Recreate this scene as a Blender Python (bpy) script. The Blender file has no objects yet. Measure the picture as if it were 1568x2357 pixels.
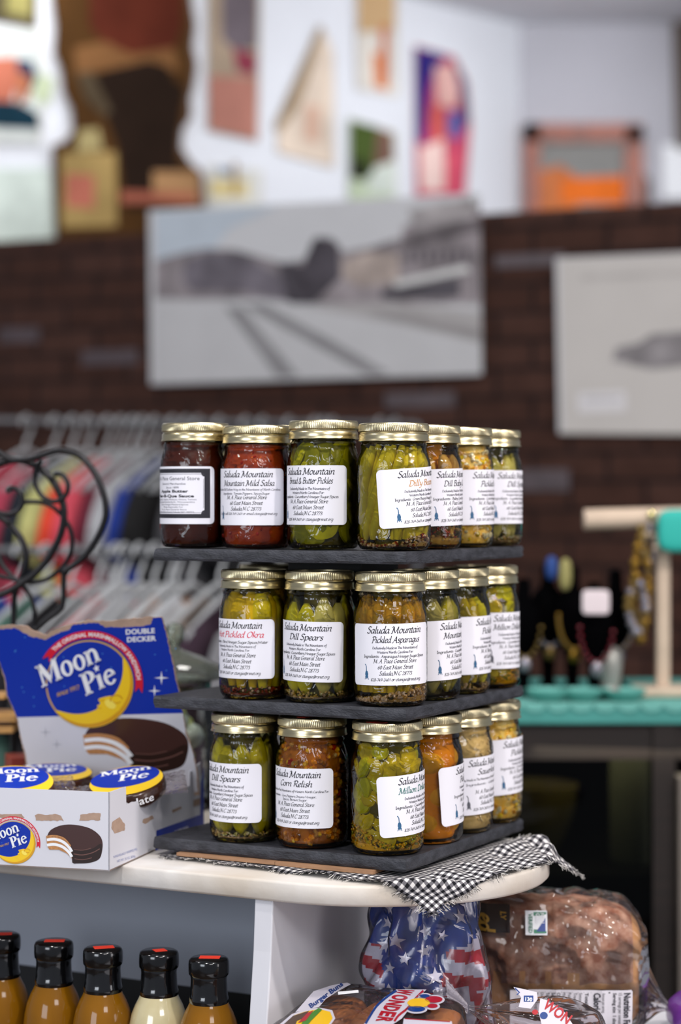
import bpy, math, random
from mathutils import Vector, Matrix, noise
from mathutils.geometry import tessellate_polygon

# ------------------------------------------------------------------ camera, world, lights, exposure
SC = bpy.context.scene
COL = SC.collection
F = 4785.0          # focal length in pixels of the 1568 x 2357 frame
EYE = 1.5
CX, HY = 784.0, 1150.0
sc = SC
sc.view_settings.view_transform = 'Standard'
sc.view_settings.look = 'None'
sc.view_settings.gamma = 1.0
sc.view_settings.use_curve_mapping = False
sc.view_settings.exposure = 0.10
sc.cycles.transparent_max_bounces = 40
sc.cycles.max_bounces = 10
sc.cycles.diffuse_bounces = 3
sc.cycles.caustics_reflective = False
sc.cycles.caustics_refractive = False
sc.cycles.sample_clamp_indirect = 6.0
sc.cycles.use_denoising = True

cam_d = bpy.data.cameras.new('camera')
cam = bpy.data.objects.new('camera', cam_d)
COL.objects.link(cam)
sc.camera = cam
cam.location = (0, 0, EYE)
cam.rotation_euler = (math.pi / 2, 0, 0)
cam_d.sensor_fit = 'VERTICAL'
cam_d.sensor_height = 36.0
cam_d.sensor_width = 24.0
cam_d.lens = F / 2357.0 * 36.0
cam_d.shift_y = (HY - 2357 / 2) / 2357.0
cam_d.clip_start = 0.05
cam_d.dof.use_dof = True
cam_d.dof.focus_distance = 2.13
cam_d.dof.aperture_fstop = 2.6
cam_d.dof.aperture_blades = 0

w = bpy.data.worlds.new('world')
sc.world = w
w.use_nodes = True
w.node_tree.nodes['Background'].inputs[0].default_value = (0.80, 0.86, 1.0, 1)
w.node_tree.nodes['Background'].inputs[1].default_value = 0.30


def area(name, loc, target, size, power, color=(1, 1, 1), sy=None):
    d = bpy.data.lights.new(name, 'AREA')
    d.energy = power
    d.color = color
    d.size = size
    if sy:
        d.shape = 'RECTANGLE'
        d.size_y = sy
    o = bpy.data.objects.new(name, d)
    COL.objects.link(o)
    o.location = loc
    v = Vector(target) - Vector(loc)
    o.rotation_euler = v.to_track_quat('-Z', 'Y').to_euler()
    return o


# store window light behind and left of the camera, ceiling lamps overhead, added fills
area('window_or_fill', (-2.6, -1.6, 2.1), (0, 2.2, 1.2), 1.8, 60, (0.86, 0.92, 1.0), 1.5)
area('ceiling_lamp', (0.9, 0.9, 3.1), (0.1, 2.2, 1.3), 0.10, 20, (1.0, 0.94, 0.90))
area('front_fill', (0.9, -0.9, 2.9), (0.1, 2.2, 1.1), 1.1, 24, (1.0, 0.96, 0.95), 0.6)  # added soft fill over the camera, not a real ceiling fixture
area('window_or_fill', (3.0, 0.5, 1.5), (0.2, 2.3, 1.0), 1.0, 16, (1.0, 0.95, 0.97), 1.2)  # added fill from low right, no known window there
area('ceiling_lamp', (-0.5, 0.7, 3.1), (0.0, 2.2, 1.3), 0.10, 18, (1.0, 0.96, 0.93))
area('ceiling_lamp', (2.2, 1.2, 3.1), (0.1, 2.3, 1.3), 0.14, 36, (1.0, 0.92, 0.88))
area('ceiling_lamp', (-1.9, 1.8, 3.1), (-0.3, 2.5, 1.2), 0.12, 10, (1.0, 0.97, 0.95))
area('ceiling_lamp', (0.2, 2.6, 3.12), (0.0, 2.6, 1.0), 0.5, 15, (1.0, 0.97, 0.93))
area('ceiling_lamp', (-0.9, 4.3, 3.12), (-0.4, 5.2, 1.6), 0.9, 4.5, (0.95, 0.97, 1.0))
area('ceiling_lamp', (0.9, 6.3, 3.12), (0.0, 6.9, 2.3), 1.2, 21, (0.95, 0.97, 1.0))
area('ceiling_lamp', (-0.9, 5.8, 3.12), (-1.0, 6.3, 2.2), 0.8, 9, (0.95, 0.97, 1.0))


# ------------------------------------------------------------------ helpers
def P(x, y, d):
    """point seen at photo pixel (x, y) at depth d"""
    return Vector(((x - CX) / F * d, d, EYE - (y - HY) / F * d))


def lin(c):
    if isinstance(c, str):
        c = [int(c[i:i + 2], 16) / 255 for i in (0, 2, 4)]
    return tuple(v / 12.92 if v <= .04045 else ((v + .055) / 1.055) ** 2.4 for v in c)


MATS = {}
GAIN = [(1, 1, 1)]


def mat(name, hexc, rough=0.5, metal=0.0, coat=0.0, var=0.0, vscale=40, bump=0.0, bscale=200,
        sss=0.0, trans=0.0, hex2=None, stretch=None, spec=0.5):
    if name in MATS:
        return MATS[name]
    m = bpy.data.materials.new(name)
    m.use_nodes = True
    nt = m.node_tree
    b = nt.nodes['Principled BSDF']
    c = tuple(min(.95, v * q) for v, q in zip(lin(hexc), GAIN[0]))
    b.inputs['Base Color'].default_value = (*c, 1)
    b.inputs['Roughness'].default_value = rough
    b.inputs['Metallic'].default_value = metal
    b.inputs['Coat Weight'].default_value = coat
    b.inputs['Coat Roughness'].default_value = 0.06
    b.inputs['Specular IOR Level'].default_value = spec
    if sss:
        b.inputs['Subsurface Weight'].default_value = sss
        b.inputs['Subsurface Radius'].default_value = (0.01, 0.007, 0.003)
        b.inputs['Subsurface Scale'].default_value = 1.0
    if var or bump:
        tc = nt.nodes.new('ShaderNodeTexCoord')
        src = tc.outputs['Object']
        if stretch:
            mp = nt.nodes.new('ShaderNodeMapping')
            mp.inputs['Scale'].default_value = stretch
            nt.links.new(src, mp.inputs[0])
            src = mp.outputs[0]
    if var:
        n = nt.nodes.new('ShaderNodeTexNoise')
        n.inputs['Scale'].default_value = vscale
        n.inputs['Detail'].default_value = 5
        nt.links.new(src, n.inputs['Vector'])
        r = nt.nodes.new('ShaderNodeValToRGB')
        r.color_ramp.elements[0].position = 0.35
        r.color_ramp.elements[1].position = 0.65
        if hex2:
            c2 = tuple(min(.95, v * q) for v, q in zip(lin(hex2), GAIN[0]))
            a0, a1 = c, tuple(c[i] * (1 - var) + c2[i] * var for i in range(3))
        else:
            a0, a1 = tuple(v * (1 - var) for v in c), tuple(min(1, v * (1 + var)) for v in c)
        r.color_ramp.elements[0].color = (*a0, 1)
        r.color_ramp.elements[1].color = (*a1, 1)
        nt.links.new(n.outputs['Fac'], r.inputs[0])
        nt.links.new(r.outputs[0], b.inputs['Base Color'])
    if bump:
        n2 = nt.nodes.new('ShaderNodeTexNoise')
        n2.inputs['Scale'].default_value = bscale
        n2.inputs['Detail'].default_value = 4
        nt.links.new(src, n2.inputs['Vector'])
        bp = nt.nodes.new('ShaderNodeBump')
        bp.inputs['Strength'].default_value = bump
        bp.inputs['Distance'].default_value = 0.002
        nt.links.new(n2.outputs['Fac'], bp.inputs['Height'])
        nt.links.new(bp.outputs[0], b.inputs['Normal'])
    MATS[name] = m
    return m


def clear_mat(name, hexc, rough=0.03, ior=1.45, gain=1.0, bump=0.0, bscale=60, milk=0.0, milkc='ffffff', dist=0.004, lift=0.0):
    """thin clear glass / plastic film: tinted see-through with real surface reflection"""
    if name in MATS:
        return MATS[name]
    m = bpy.data.materials.new(name)
    m.use_nodes = True
    nt = m.node_tree
    nt.nodes.clear()
    out = nt.nodes.new('ShaderNodeOutputMaterial')
    tr = nt.nodes.new('ShaderNodeBsdfTransparent')
    tr.inputs[0].default_value = (*[v + (1 - v) * lift for v in lin(hexc)], 1)
    gl = nt.nodes.new('ShaderNodeBsdfGlossy')
    gl.inputs['Roughness'].default_value = rough
    fr = nt.nodes.new('ShaderNodeFresnel')
    fr.inputs[0].default_value = ior
    mx = nt.nodes.new('ShaderNodeMixShader')
    ml = nt.nodes.new('ShaderNodeMath')
    ml.operation = 'MULTIPLY'
    ml.inputs[1].default_value = gain
    ml.use_clamp = True
    nt.links.new(fr.outputs[0], ml.inputs[0])
    nt.links.new(ml.outputs[0], mx.inputs[0])
    base = tr.outputs[0]
    if milk:
        df = nt.nodes.new('ShaderNodeBsdfDiffuse')
        df.inputs[0].default_value = (*lin(milkc), 1)
        m2 = nt.nodes.new('ShaderNodeMixShader')
        m2.inputs[0].default_value = milk
        nt.links.new(tr.outputs[0], m2.inputs[1])
        nt.links.new(df.outputs[0], m2.inputs[2])
        base = m2.outputs[0]
    nt.links.new(base, mx.inputs[1])
    nt.links.new(gl.outputs[0], mx.inputs[2])
    nt.links.new(mx.outputs[0], out.inputs[0])
    if bump:
        tc = nt.nodes.new('ShaderNodeTexCoord')
        n2 = nt.nodes.new('ShaderNodeTexNoise')
        n2.inputs['Scale'].default_value = bscale
        n2.inputs['Detail'].default_value = 2
        n2.inputs['Distortion'].default_value = 1.5
        nt.links.new(tc.outputs['Object'], n2.inputs['Vector'])
        bp = nt.nodes.new('ShaderNodeBump')
        bp.inputs['Strength'].default_value = bump
        bp.inputs['Distance'].default_value = dist
        nt.links.new(n2.outputs['Fac'], bp.inputs['Height'])
        nt.links.new(bp.outputs[0], gl.inputs['Normal'])
        nt.links.new(bp.outputs[0], fr.inputs['Normal'])
    MATS[name] = m
    return m


class G:
    """collects shapes into one mesh"""

    def __init__(s):
        s.v, s.f, s.m, s.uv = [], [], [], None

    def add(s, vs, fs, mi=0, M=None):
        b = len(s.v)
        if M is not None:
            vs = [M @ Vector(p) for p in vs]
        s.v += [tuple(p) for p in vs]
        s.f += [tuple(i + b for i in f) for f in fs]
        s.m += [mi] * len(fs)
        return s

    def box(s, c, size, mi=0, M=None, rz=0):
        x, y, z = [q / 2 for q in size]
        R = Matrix.Rotation(rz, 3, 'Z')
        vs = [Vector(c) + R @ Vector((i * x, j * y, k * z)) for i in (-1, 1) for j in (-1, 1) for k in (-1, 1)]
        return s.add(vs, [(0, 1, 3, 2), (4, 6, 7, 5), (0, 4, 5, 1), (2, 3, 7, 6), (0, 2, 6, 4), (1, 5, 7, 3)], mi, M)

    def lathe(s, prof, n=48, mi=0, M=None, cap=True, rad=None):
        vs, fs = [], []
        k = len(prof)
        for j, (r, z) in enumerate(prof):
            for i in range(n):
                a = 2 * math.pi * i / n
                rr = r * (rad(i, j) if rad else 1)
                vs.append((rr * math.cos(a), rr * math.sin(a), z))
        for j in range(k - 1):
            for i in range(n):
                i2 = (i + 1) % n
                fs.append((j * n + i, j * n + i2, (j + 1) * n + i2, (j + 1) * n + i))
        if cap:
            fs.append(tuple(range(n))[::-1])
            fs.append(tuple((k - 1) * n + i for i in range(n)))
        return s.add(vs, fs, mi, M)

    def tube(s, path, rad, n=8, mi=0, M=None, flat=1.0, up=None, cap=True):
        path = [Vector(p) for p in path]
        if not hasattr(rad, '__len__'):
            rad = [rad] * len(path)
        vs, fs = [], []
        prev = Vector(up) if up else None
        for i, p in enumerate(path):
            t = path[min(i + 1, len(path) - 1)] - path[max(i - 1, 0)]
            if t.length < 1e-9:
                t = Vector((0, 0, 1))
            t.normalize()
            if prev is None:
                prev = Vector((1, 0, 0)) if abs(t.x) < .8 else Vector((0, 1, 0))
            a = prev - t * prev.dot(t)
            if a.length < 1e-6:
                a = t.orthogonal()
            a.normalize()
            prev = a
            b = t.cross(a)
            for k in range(n):
                q = 2 * math.pi * k / n
                vs.append(p + (a * math.cos(q) + b * math.sin(q) * flat) * rad[i])
        for i in range(len(path) - 1):
            for k in range(n):
                k2 = (k + 1) % n
                fs.append((i * n + k, i * n + k2, (i + 1) * n + k2, (i + 1) * n + k))
        if cap:
            fs.append(tuple(range(n))[::-1])
            fs.append(tuple((len(path) - 1) * n + k for k in range(n)))
        return s.add(vs, fs, mi, M)

    def ball(s, c, r, M=None, nu=8, nv=6, mi=0, rot=None):
        if not hasattr(r, '__len__'):
            r = (r, r, r)
        vs, fs = [], []
        R = rot or Matrix.Identity(3)
        for j in range(nv + 1):
            th = math.pi * j / nv
            for i in range(nu):
                a = 2 * math.pi * i / nu
                vs.append(Vector(c) + R @ Vector((r[0] * math.sin(th) * math.cos(a), r[1] * math.sin(th) * math.sin(a), r[2] * math.cos(th))))
        for j in range(nv):
            for i in range(nu):
                i2 = (i + 1) % nu
                fs.append((j * nu + i, (j + 1) * nu + i, (j + 1) * nu + i2, j * nu + i2))
        return s.add(vs, fs, mi, M)

    def prism(s, pts, mapf, h0, h1, mi=0):
        """2-D outline extruded between heights h0 and h1 of mapf"""
        n = len(pts)
        tri = tessellate_polygon([[Vector((p[0], p[1], 0)) for p in pts]])
        vs = [mapf(x, y, h0) for x, y in pts] + [mapf(x, y, h1) for x, y in pts]
        fs = [tuple(t) for t in tri] + [tuple(i + n for i in t[::-1]) for t in tri]
        fs += [(i, (i + 1) % n, n + (i + 1) % n, n + i) for i in range(n)]
        return s.add(vs, fs, mi)

    def build(s, name, mats, parent=None, smooth=True, bevel=0, sub=0, loc=None, kind=None, angle=40):
        me = bpy.data.meshes.new(name)
        me.from_pydata(s.v, [], s.f)
        if not isinstance(mats, (list, tuple)):
            mats = [mats]
        for m in mats:
            me.materials.append(m)
        if len(mats) > 1:
            me.polygons.foreach_set('material_index', s.m)
        if s.uv:
            uvl = me.uv_layers.new(name='UVMap')
            for l in me.loops:
                uvl.data[l.index].uv = s.uv[l.vertex_index]
        me.validate()
        import bmesh
        bm = bmesh.new()
        bm.from_mesh(me)
        if not s.uv:
            bmesh.ops.recalc_face_normals(bm, faces=bm.faces)
        bm.to_mesh(me)
        bm.free()
        if smooth:
            me.shade_smooth()
            try:
                me.set_sharp_from_angle(angle=math.radians(angle))
            except Exception:
                pass
        o = bpy.data.objects.new(name, me)
        COL.objects.link(o)
        if loc:
            o.location = loc
        if parent:
            o.parent = parent
        if bevel:
            md = o.modifiers.new('bevel', 'BEVEL')
            md.width = bevel
            md.segments = 2
            md.limit_method = 'ANGLE'
        if sub:
            md = o.modifiers.new('sub', 'SUBSURF')
            md.levels = md.render_levels = sub
        if kind:
            o['kind'] = kind
        return o


def tag(o, label, cat, group=None, kind=None):
    if label:
        o['label'] = label
    if cat:
        o['category'] = cat
    if group:
        o['group'] = group
    if kind:
        o['kind'] = kind
    return o


def empty(name, loc, rz=0, label=None, cat=None, group=None):
    o = bpy.data.objects.new(name, None)
    COL.objects.link(o)
    o.empty_display_size = 0.02
    o.location = loc
    o.rotation_euler = (0, 0, rz)
    return tag(o, label, cat, group)


def catmull(pts, n=6, closed=False):
    pts = [Vector(p) for p in pts]
    if len(pts) < 3:
        return pts
    out = []
    N = len(pts)
    for i in range(N if closed else N - 1):
        if closed:
            p0, p1, p2, p3 = pts[i - 1], pts[i], pts[(i + 1) % N], pts[(i + 2) % N]
        else:
            p0, p1, p2, p3 = pts[max(i - 1, 0)], pts[i], pts[i + 1], pts[min(i + 2, N - 1)]
        for k in range(n):
            t = k / n
            out.append(0.5 * ((2 * p1) + (p2 - p0) * t + (2 * p0 - 5 * p1 + 4 * p2 - p3) * t * t + (3 * p1 - p0 - 3 * p2 + p3) * t ** 3))
    if not closed:
        out.append(pts[-1])
    return out


# ---- pen lettering: skeleton strokes, cap height 8, x height 5
GL = {
 'a': ('4,4.4 2.4,5 0.6,3.4 0.4,1.2 1.2,0 2.6,0.6 4,3;4.2,5 3.7,1.2 4.2,0 5.2,0.7', 5.2),
 'b': ('1,9 0.6,5 0.6,1.2;0.7,3 2,4.8 3.6,5 4.4,3.6 4.1,1.4 2.8,0 1.2,0.1 0.6,1.2', 5),
 'c': ('3.8,4.2 3,5 1.6,4.6 0.6,3 0.6,1.2 1.6,0 3,0.3 4,1.2', 4.2),
 'd': ('4,4.4 2.4,5 0.6,3.4 0.4,1.2 1.2,0 2.6,0.6 4,3;4.6,9.2 3.8,1.2 4.2,0 5.2,0.7', 5.3),
 'e': ('0.7,2.2 2.6,2.8 3.7,4 3,5 1.6,4.6 .6,3 .6,1.2 1.6,0 3,.3 4,1.2', 4.2),
 'f': ('4.6,8.3 3.6,9 2.6,8 2,4 1.5,-1 0.6,-3.2 -0.4,-2.8;.6,5 3.8,5', 3.6),
 'g': ('4,4.4 2.4,5 0.6,3.4 0.4,1.2 1.2,0 2.6,0.6 4,3;4.2,5 3.9,0 3,-2.6 1.4,-3.4 0,-2.6', 5),
 'h': ('1,9 .5,0;.7,2.6 2.2,4.6 3.6,5 4,4 3.7,1 4.2,0 5.2,.7', 5.3),
 'i': ('.2,4 1,5 .8,1.2 1.2,0 2.2,.7;1.1,7', 2.5),
 'j': ('.6,4 1.4,5 1.2,0 .4,-2.8 -.8,-3;1.4,7', 2.6),
 'k': ('1,9 .5,0;.6,2.2 2.2,3 3.8,4.6 3.2,5;.8,2.6 2.2,2.2 3.6,.3 4.8,.4', 4.8),
 'l': ('1.2,9 .8,1.2 1.2,0 2.2,.7', 2.4),
 'm': ('0,4 .9,5 .5,0;.7,2.6 2,4.7 3.2,5 3.6,4 3.3,0;3.5,2.6 4.8,4.7 6,5 6.4,4 6.1,1 6.6,0 7.5,.7', 7.6),
 'n': ('0,4 .9,5 .5,0;.7,2.6 2.2,4.6 3.6,5 4,4 3.7,1 4.2,0 5.2,.7', 5.3),
 'o': ('2.4,5 .8,4 .5,1.6 1.6,0 3.2,.6 4.1,2.4 3.9,4.3 2.4,5', 4.8),
 'p': ('0,4 1,5 .4,-3.2;.7,3 2,4.8 3.6,5 4.4,3.6 4.1,1.4 2.8,0 1.2,0.1 0.6,1', 5),
 'q': ('4,4.4 2.4,5 0.6,3.4 0.4,1.2 1.2,0 2.6,0.6 4,3;4.2,5 3.8,-3.4', 5),
 'r': ('0,4 .9,5 .5,0;.7,2.8 1.8,4.5 3.2,5 3.8,4.4', 3.8),
 's': ('3.4,4.5 2.4,5 1,4.4 1.2,3.2 2.8,2 2.8,.7 1.6,0 .3,.5', 3.8),
 't': ('1.6,6.8 .9,1.2 1.5,0 2.8,.7;0,5 3,5', 3.1),
 'u': ('.2,4 1,5 .7,1.2 1.4,0 2.8,.8 4,3;4.3,5 3.8,1.2 4.3,0 5.2,.7', 5.4),
 'v': ('.2,4.6 1,5 1.6,0 3.4,2.6 4,5', 4.5),
 'w': ('.2,4.6 1,5 1.4,0 3.2,4.4 3.6,0 5.6,2.8 6,5', 6.5),
 'x': ('.3,4.6 1.2,5 3,0 4.2,.5;4.2,5 .2,0', 4.5),
 'y': ('.2,4.6 1,5 1.2,1.2 2,.4 3.6,2.4;4.3,5 3.6,0 2.2,-2.8 .2,-3.2', 4.8),
 'z': ('.4,4.8 3.8,4.8 .3,.2 4,.2', 4.4),
 'A': ('4.6,8.2 .6,0 -.6,.2;4.6,8.2 5.6,0 6.6,.3;1.8,3 5.2,3', 7),
 'B': ('1.6,8 1,0;.2,7.4 2,8.2 4.4,7.8 4.6,5.4 2,4.4;2,4.4 4.8,4.2 5.2,1.6 3.4,0 .6,.2', 6),
 'C': ('6,7 4.8,8.1 2.6,7.2 1,4.6 1,1.8 2.6,0 4.8,.5 6,1.8', 6.2),
 'D': ('1.8,7.8 1.2,0;0,7 1.6,8 4.6,7.6 6.4,5 5.6,1.6 3.2,0 .4,.2', 7),
 'E': ('5,7.2 3.4,8.1 1.6,7 2,4.8 3.6,4.3;3.6,4.3 1.2,3.6 .8,1.2 2.4,0 5,1', 5.6),
 'F': ('1.8,8 1.2,0 .2,-.2;.2,7 1.8,8 5.6,7.8;1.4,4.4 4.4,4.4', 5.4),
 'G': ('6,7 4.8,8.1 2.6,7.2 1,4.6 1,1.8 2.6,0 4.8,.5 5.6,3.4;4.2,3.6 6.6,3.6', 7),
 'H': ('1.6,8 1.2,0;5.8,8 5.4,0;1.4,4.2 5.6,4.2', 7),
 'I': ('1.8,8 1.4,0;.4,8 3.2,8;.2,0 2.8,0', 3.4),
 'J': ('2.8,8 2.4,0 1,-1.8 -.4,-1', 4), 'K': ('1.6,8 1.2,0;5.6,8 1.6,4 5.6,0 6.6,.2', 6.2),
 'L': ('2,8 1.4,.2 .6,.2;1.4,.3 4.6,0 5.4,1', 5.4),
 'M': ('-.4,6.6 .8,8 2,7.4;2,7.8 .8,0 -.2,.2;2,7.8 4.2,.4 7.6,8;7.6,8 7.2,0 8.6,.6', 9),
 'N': ('-.2,6.8 .8,8 1.8,7.4;1.6,7.8 1,0;1.6,7.8 5.8,0 6.4,8 7.4,8.2', 7.6),
 'O': ('3.8,8.1 1.6,6.6 .8,3.4 2,.4 4.2,.2 6.2,2.2 6.6,5.4 5.4,7.6 3.8,8.1', 7.4),
 'P': ('1.8,7.8 1.2,0 .2,0;-.2,6.8 1.6,8.1 4.6,8 5.6,6 4.4,4 2,3.8', 5.8),
 'Q': ('3.8,8.1 1.6,6.6 .8,3.4 2,.4 4.2,.2 6.2,2.2 6.6,5.4 5.4,7.6 3.8,8.1;3.6,1.6 5.4,-1 7.2,-1', 7.4),
 'R': ('1.8,7.8 1.2,0;-.2,6.8 1.6,8.1 4.6,8 5.4,6 4.2,4.3 2,4;3,4 5,.4 6.6,0', 6.4),
 'S': ('4.8,7.2 3.6,8.2 1.6,7.6 1.4,5.6 4,3.4 4,1 2.2,-.1 0,1', 5.4),
 'T': ('3.4,8 2.8,0;-.2,7 .8,8 6.2,8', 5.4), 'U': ('1.4,8 1,2 2.4,0 4.4,.6 5.6,3 6,8', 6.8),
 'V': ('.6,8 2.4,0 5.8,8', 6), 'W': ('.4,8 1.8,0 4.6,7.6 5.4,0 9,8', 9),
 'X': ('.8,8 5.2,0;5.8,8 0,0', 6), 'Y': ('.6,8 2.8,4 5.8,8;2.8,4 2.4,0', 5.8), 'Z': ('.6,8 5.4,8 .2,0 5.4,0', 5.8),
 '0': ('2.4,7 .8,5.4 .8,1.6 2.2,0 3.8,1.6 4,5.4 2.4,7', 4.9), '1': ('.8,5.8 2.4,7 2,0', 3.8),
 '2': ('.6,5.6 2,7 3.8,6 3.4,3.6 .4,.2;.4,.2 4.2,.2', 4.7), '3': ('.8,6.4 2.6,7 3.8,5.6 2,3.8;2,3.8 4,2.6 3.4,.4 .6,.2', 4.6),
 '4': ('3,7 .2,2 4.4,2;3.2,4 2.8,-.6', 4.8), '5': ('4,7 1.4,7 1,4.2;1,4.2 3.4,4 3.8,1.4 2.2,0 .4,.4', 4.6),
 '6': ('3.8,7 1.6,5.4 .6,2 1.8,0 3.6,.8 3.8,3 2.4,4 .8,2.6', 4.7), '7': ('.4,6.8 4.4,6.8 1.6,-.4', 4.4),
 '8': ('2.4,7 1,5.6 3.8,2.2 3.4,.4 1.6,0 .6,1.6 3.8,5.2 3.4,6.8 2.4,7', 4.8),
 '9': ('4,4.6 2.6,3 .8,4.2 1.2,6.4 3,7 4.2,5.6 3.6,2 1.2,-.2', 4.8),
 '.': ('.6,.2', 1.8), ',': ('.9,.5 .3,-1.4', 1.9), ':': ('.8,4;.6,.4', 2.2), '-': ('.4,2.6 2.6,2.6', 3.2),
 '&': ('6,2.6 4,0 1.4,.2 .6,2 3.8,5.4 3.4,7.6 1.8,7.4 1.8,5.4 5.8,0', 6.6),
 '@': ('5.4,2 4,1.4 3,2.4 3.4,4.2 5.2,4.6 5,1.8 6.4,1 7.4,3.4 6,6.2 3,6.4 .8,4 1,.8 3.4,-1 6,-.6', 8), ' ': ('', 2.4),
}


def ribbon(pts, wd, th, phi):
    out, fs = [], []
    n = len(pts)
    if n == 1:
        r = wd * .55
        x, y = pts[0]
        return [(x - r, y), (x, y - r), (x + r, y), (x, y + r)], [(0, 1, 2, 3)]
    for i in range(n):
        dx = pts[min(i + 1, n - 1)][0] - pts[max(i - 1, 0)][0]
        dy = pts[min(i + 1, n - 1)][1] - pts[max(i - 1, 0)][1]
        a = math.atan2(dy, dx)
        h = (th + wd * abs(math.sin(a - phi))) / 2
        nx, ny = -math.sin(a) * h, math.cos(a) * h
        out += [(pts[i][0] + nx, pts[i][1] + ny), (pts[i][0] - nx, pts[i][1] - ny)]
    for i in range(n - 1):
        fs.append((2 * i, 2 * i + 1, 2 * i + 3, 2 * i + 2))
    return out, fs


def glyph_strokes(s):
    out = []
    for st in s.split(';'):
        if st.strip():
            out.append([tuple(float(q) for q in p.split(',')) for p in st.split()])
    return out


class Art:
    """flat printed artwork: shapes in millimetres, laid on a surface in thin layers"""

    def __init__(s):
        s.it = []

    def shape(s, vs, fs, m, layer):
        s.it.append((vs, fs, m, layer))

    def poly(s, pts, m, layer=1):
        pts = [(float(p[0]), float(p[1])) for p in pts]
        tri = tessellate_polygon([[Vector((p[0], p[1], 0)) for p in pts]])
        s.shape(pts, [tuple(t) for t in tri], m, layer)

    def rect(s, x0, y0, x1, y1, m, layer=1):
        s.shape([(x0, y0), (x1, y0), (x1, y1), (x0, y1)], [(0, 1, 2, 3)], m, layer)

    def ell(s, cx, cy, rx, ry, m, layer=1, n=40, rot=0):
        c, q = math.cos(rot), math.sin(rot)
        pts = []
        for i in range(n):
            a = 2 * math.pi * i / n
            x, y = rx * math.cos(a), ry * math.sin(a)
            pts.append((cx + x * c - y * q, cy + x * q + y * c))
        s.shape(pts, [tuple(range(n))], m, layer)

    def line(s, pts, wd, m, layer=1, smooth=0):
        if smooth:
            pts = [(p[0], p[1]) for p in catmull([(a, b, 0) for a, b in pts], smooth)]
        v, f = ribbon(pts, 0, wd, 0)
        s.shape(v, f, m, layer)

    def pen(s, txt, cx, y, cap, m, width=None, skew=.2, wd=1.05, th=.32, phi=.7, layer=1, align='c', n=2, rot=0, at=None):
        """hand-pen lettering; cap = capital height; width = total width"""
        adv = sum(GL.get(c, GL[' '])[1] for c in txt)
        k = cap / 8.0
        kx = (width / adv) if width else k
        x = cx - adv * kx / 2 if align == 'c' else cx
        x0 = x
        for c in txt:
            st, ad = GL.get(c, GL[' '])
            for pl in glyph_strokes(st):
                if len(pl) > 2:
                    pl = [(q[0], q[1]) for q in catmull([(a, b, 0) for a, b in pl], n)]
                v, f = ribbon([(a + skew * b, b) for a, b in pl], wd, th, phi)
                v = [(x + a * kx, y + b * k) for a, b in v]
                if rot:
                    cr, sr = math.cos(rot), math.sin(rot)
                    v = [(at[0] + (a - at[0]) * cr - (b - at[1]) * sr, at[1] + (a - at[0]) * sr + (b - at[1]) * cr) for a, b in v]
                s.shape(v, f, m, layer)
            x += ad * kx

    def sans(s, txt, cx, y, size, m, bold=0.0, layer=1, width=None, rot=0, skew=0, arc=None, align='CENTER', res=3):
        v, f = font_mesh(txt, bold, align, skew, res)
        if not v:
            return
        x0, x1 = min(p[0] for p in v), max(p[0] for p in v)
        kx = width / (x1 - x0) if width else size
        cr, sr = math.cos(rot), math.sin(rot)
        out = []
        for a, b in v:
            a, b = a * kx, b * size
            if arc:      # arc = (centre x, centre y, radius, mid angle); text runs clockwise
                q = arc[3] - a / arc[2]
                out.append((arc[0] + (arc[2] + b) * math.cos(q), arc[1] + (arc[2] + b) * math.sin(q)))
            else:
                out.append((cx + a * cr - b * sr, y + a * sr + b * cr))
        s.shape(out, f, m, layer)

    def xf(s, fn):
        s.it = [([fn(*p) for p in v], f, m, l) for v, f, m, l in s.it]
        return s

    def merge(s, o, fn=lambda x, y: (x, y), dl=0):
        for v, f, m, l in o.it:
            s.it.append(([fn(*p) for p in v], f, m, l + dl))

    def build(s, name, mapf, parent, step=0.00012, base=0.00005, label=None):
        g = G()
        ms = []
        for v, f, m, l in s.it:
            if m not in ms:
                ms.append(m)
            g.add([mapf(x, y, base + step * l) for x, y in v], f, ms.index(m))
        me = bpy.data.meshes.new(name)
        me.from_pydata(g.v, [], g.f)
        for m in ms:
            me.materials.append(m)
        me.polygons.foreach_set('material_index', g.m)
        o = bpy.data.objects.new(name, me)
        COL.objects.link(o)
        o.parent = parent
        if label:
            o['label'] = label
        return o


_FM = {}


def font_mesh(txt, bold, align, skew, res):
    key = (txt, bold, align, skew, res)
    if key in _FM:
        return _FM[key]
    cu = bpy.data.curves.new('t', 'FONT')
    cu.body = txt
    cu.align_x = align
    cu.offset = bold
    cu.shear = skew
    cu.resolution_u = res
    cu.fill_mode = 'BOTH'
    o = bpy.data.objects.new('t', cu)
    COL.objects.link(o)
    dg = bpy.context.evaluated_depsgraph_get()
    me = o.evaluated_get(dg).to_mesh()
    v = [(p.co.x, p.co.y) for p in me.vertices]
    f = [tuple(p.vertices) for p in me.polygons]
    o.evaluated_get(dg).to_mesh_clear()
    bpy.data.objects.remove(o)
    bpy.data.curves.remove(cu)
    _FM[key] = (v, f)
    return _FM[key]


# ------------------------------------------------------------------ frame of the display: a along the left edge, b along the right edge
TH = math.radians(27.95)
CT, ST = math.cos(TH), math.sin(TH)
CO = Vector((0.0667, 2.114))


def AB(a, b, z=0.0):
    """display coordinates (metres from the front corner of the slate tiers) to world; z relative to eye level"""
    return Vector((CO.x - CT * a + ST * b, CO.y + ST * a + CT * b, EYE + z))


def solve_a(x, b):
    k = (x - CX) / F
    return (k * (CO.y + CT * b) - CO.x - ST * b) / (-CT - k * ST)


def solve_b(x, a):
    k = (x - CX) / F
    return (CO.x - CT * a - k * (CO.y + ST * a)) / (k * CT - ST)


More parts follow.
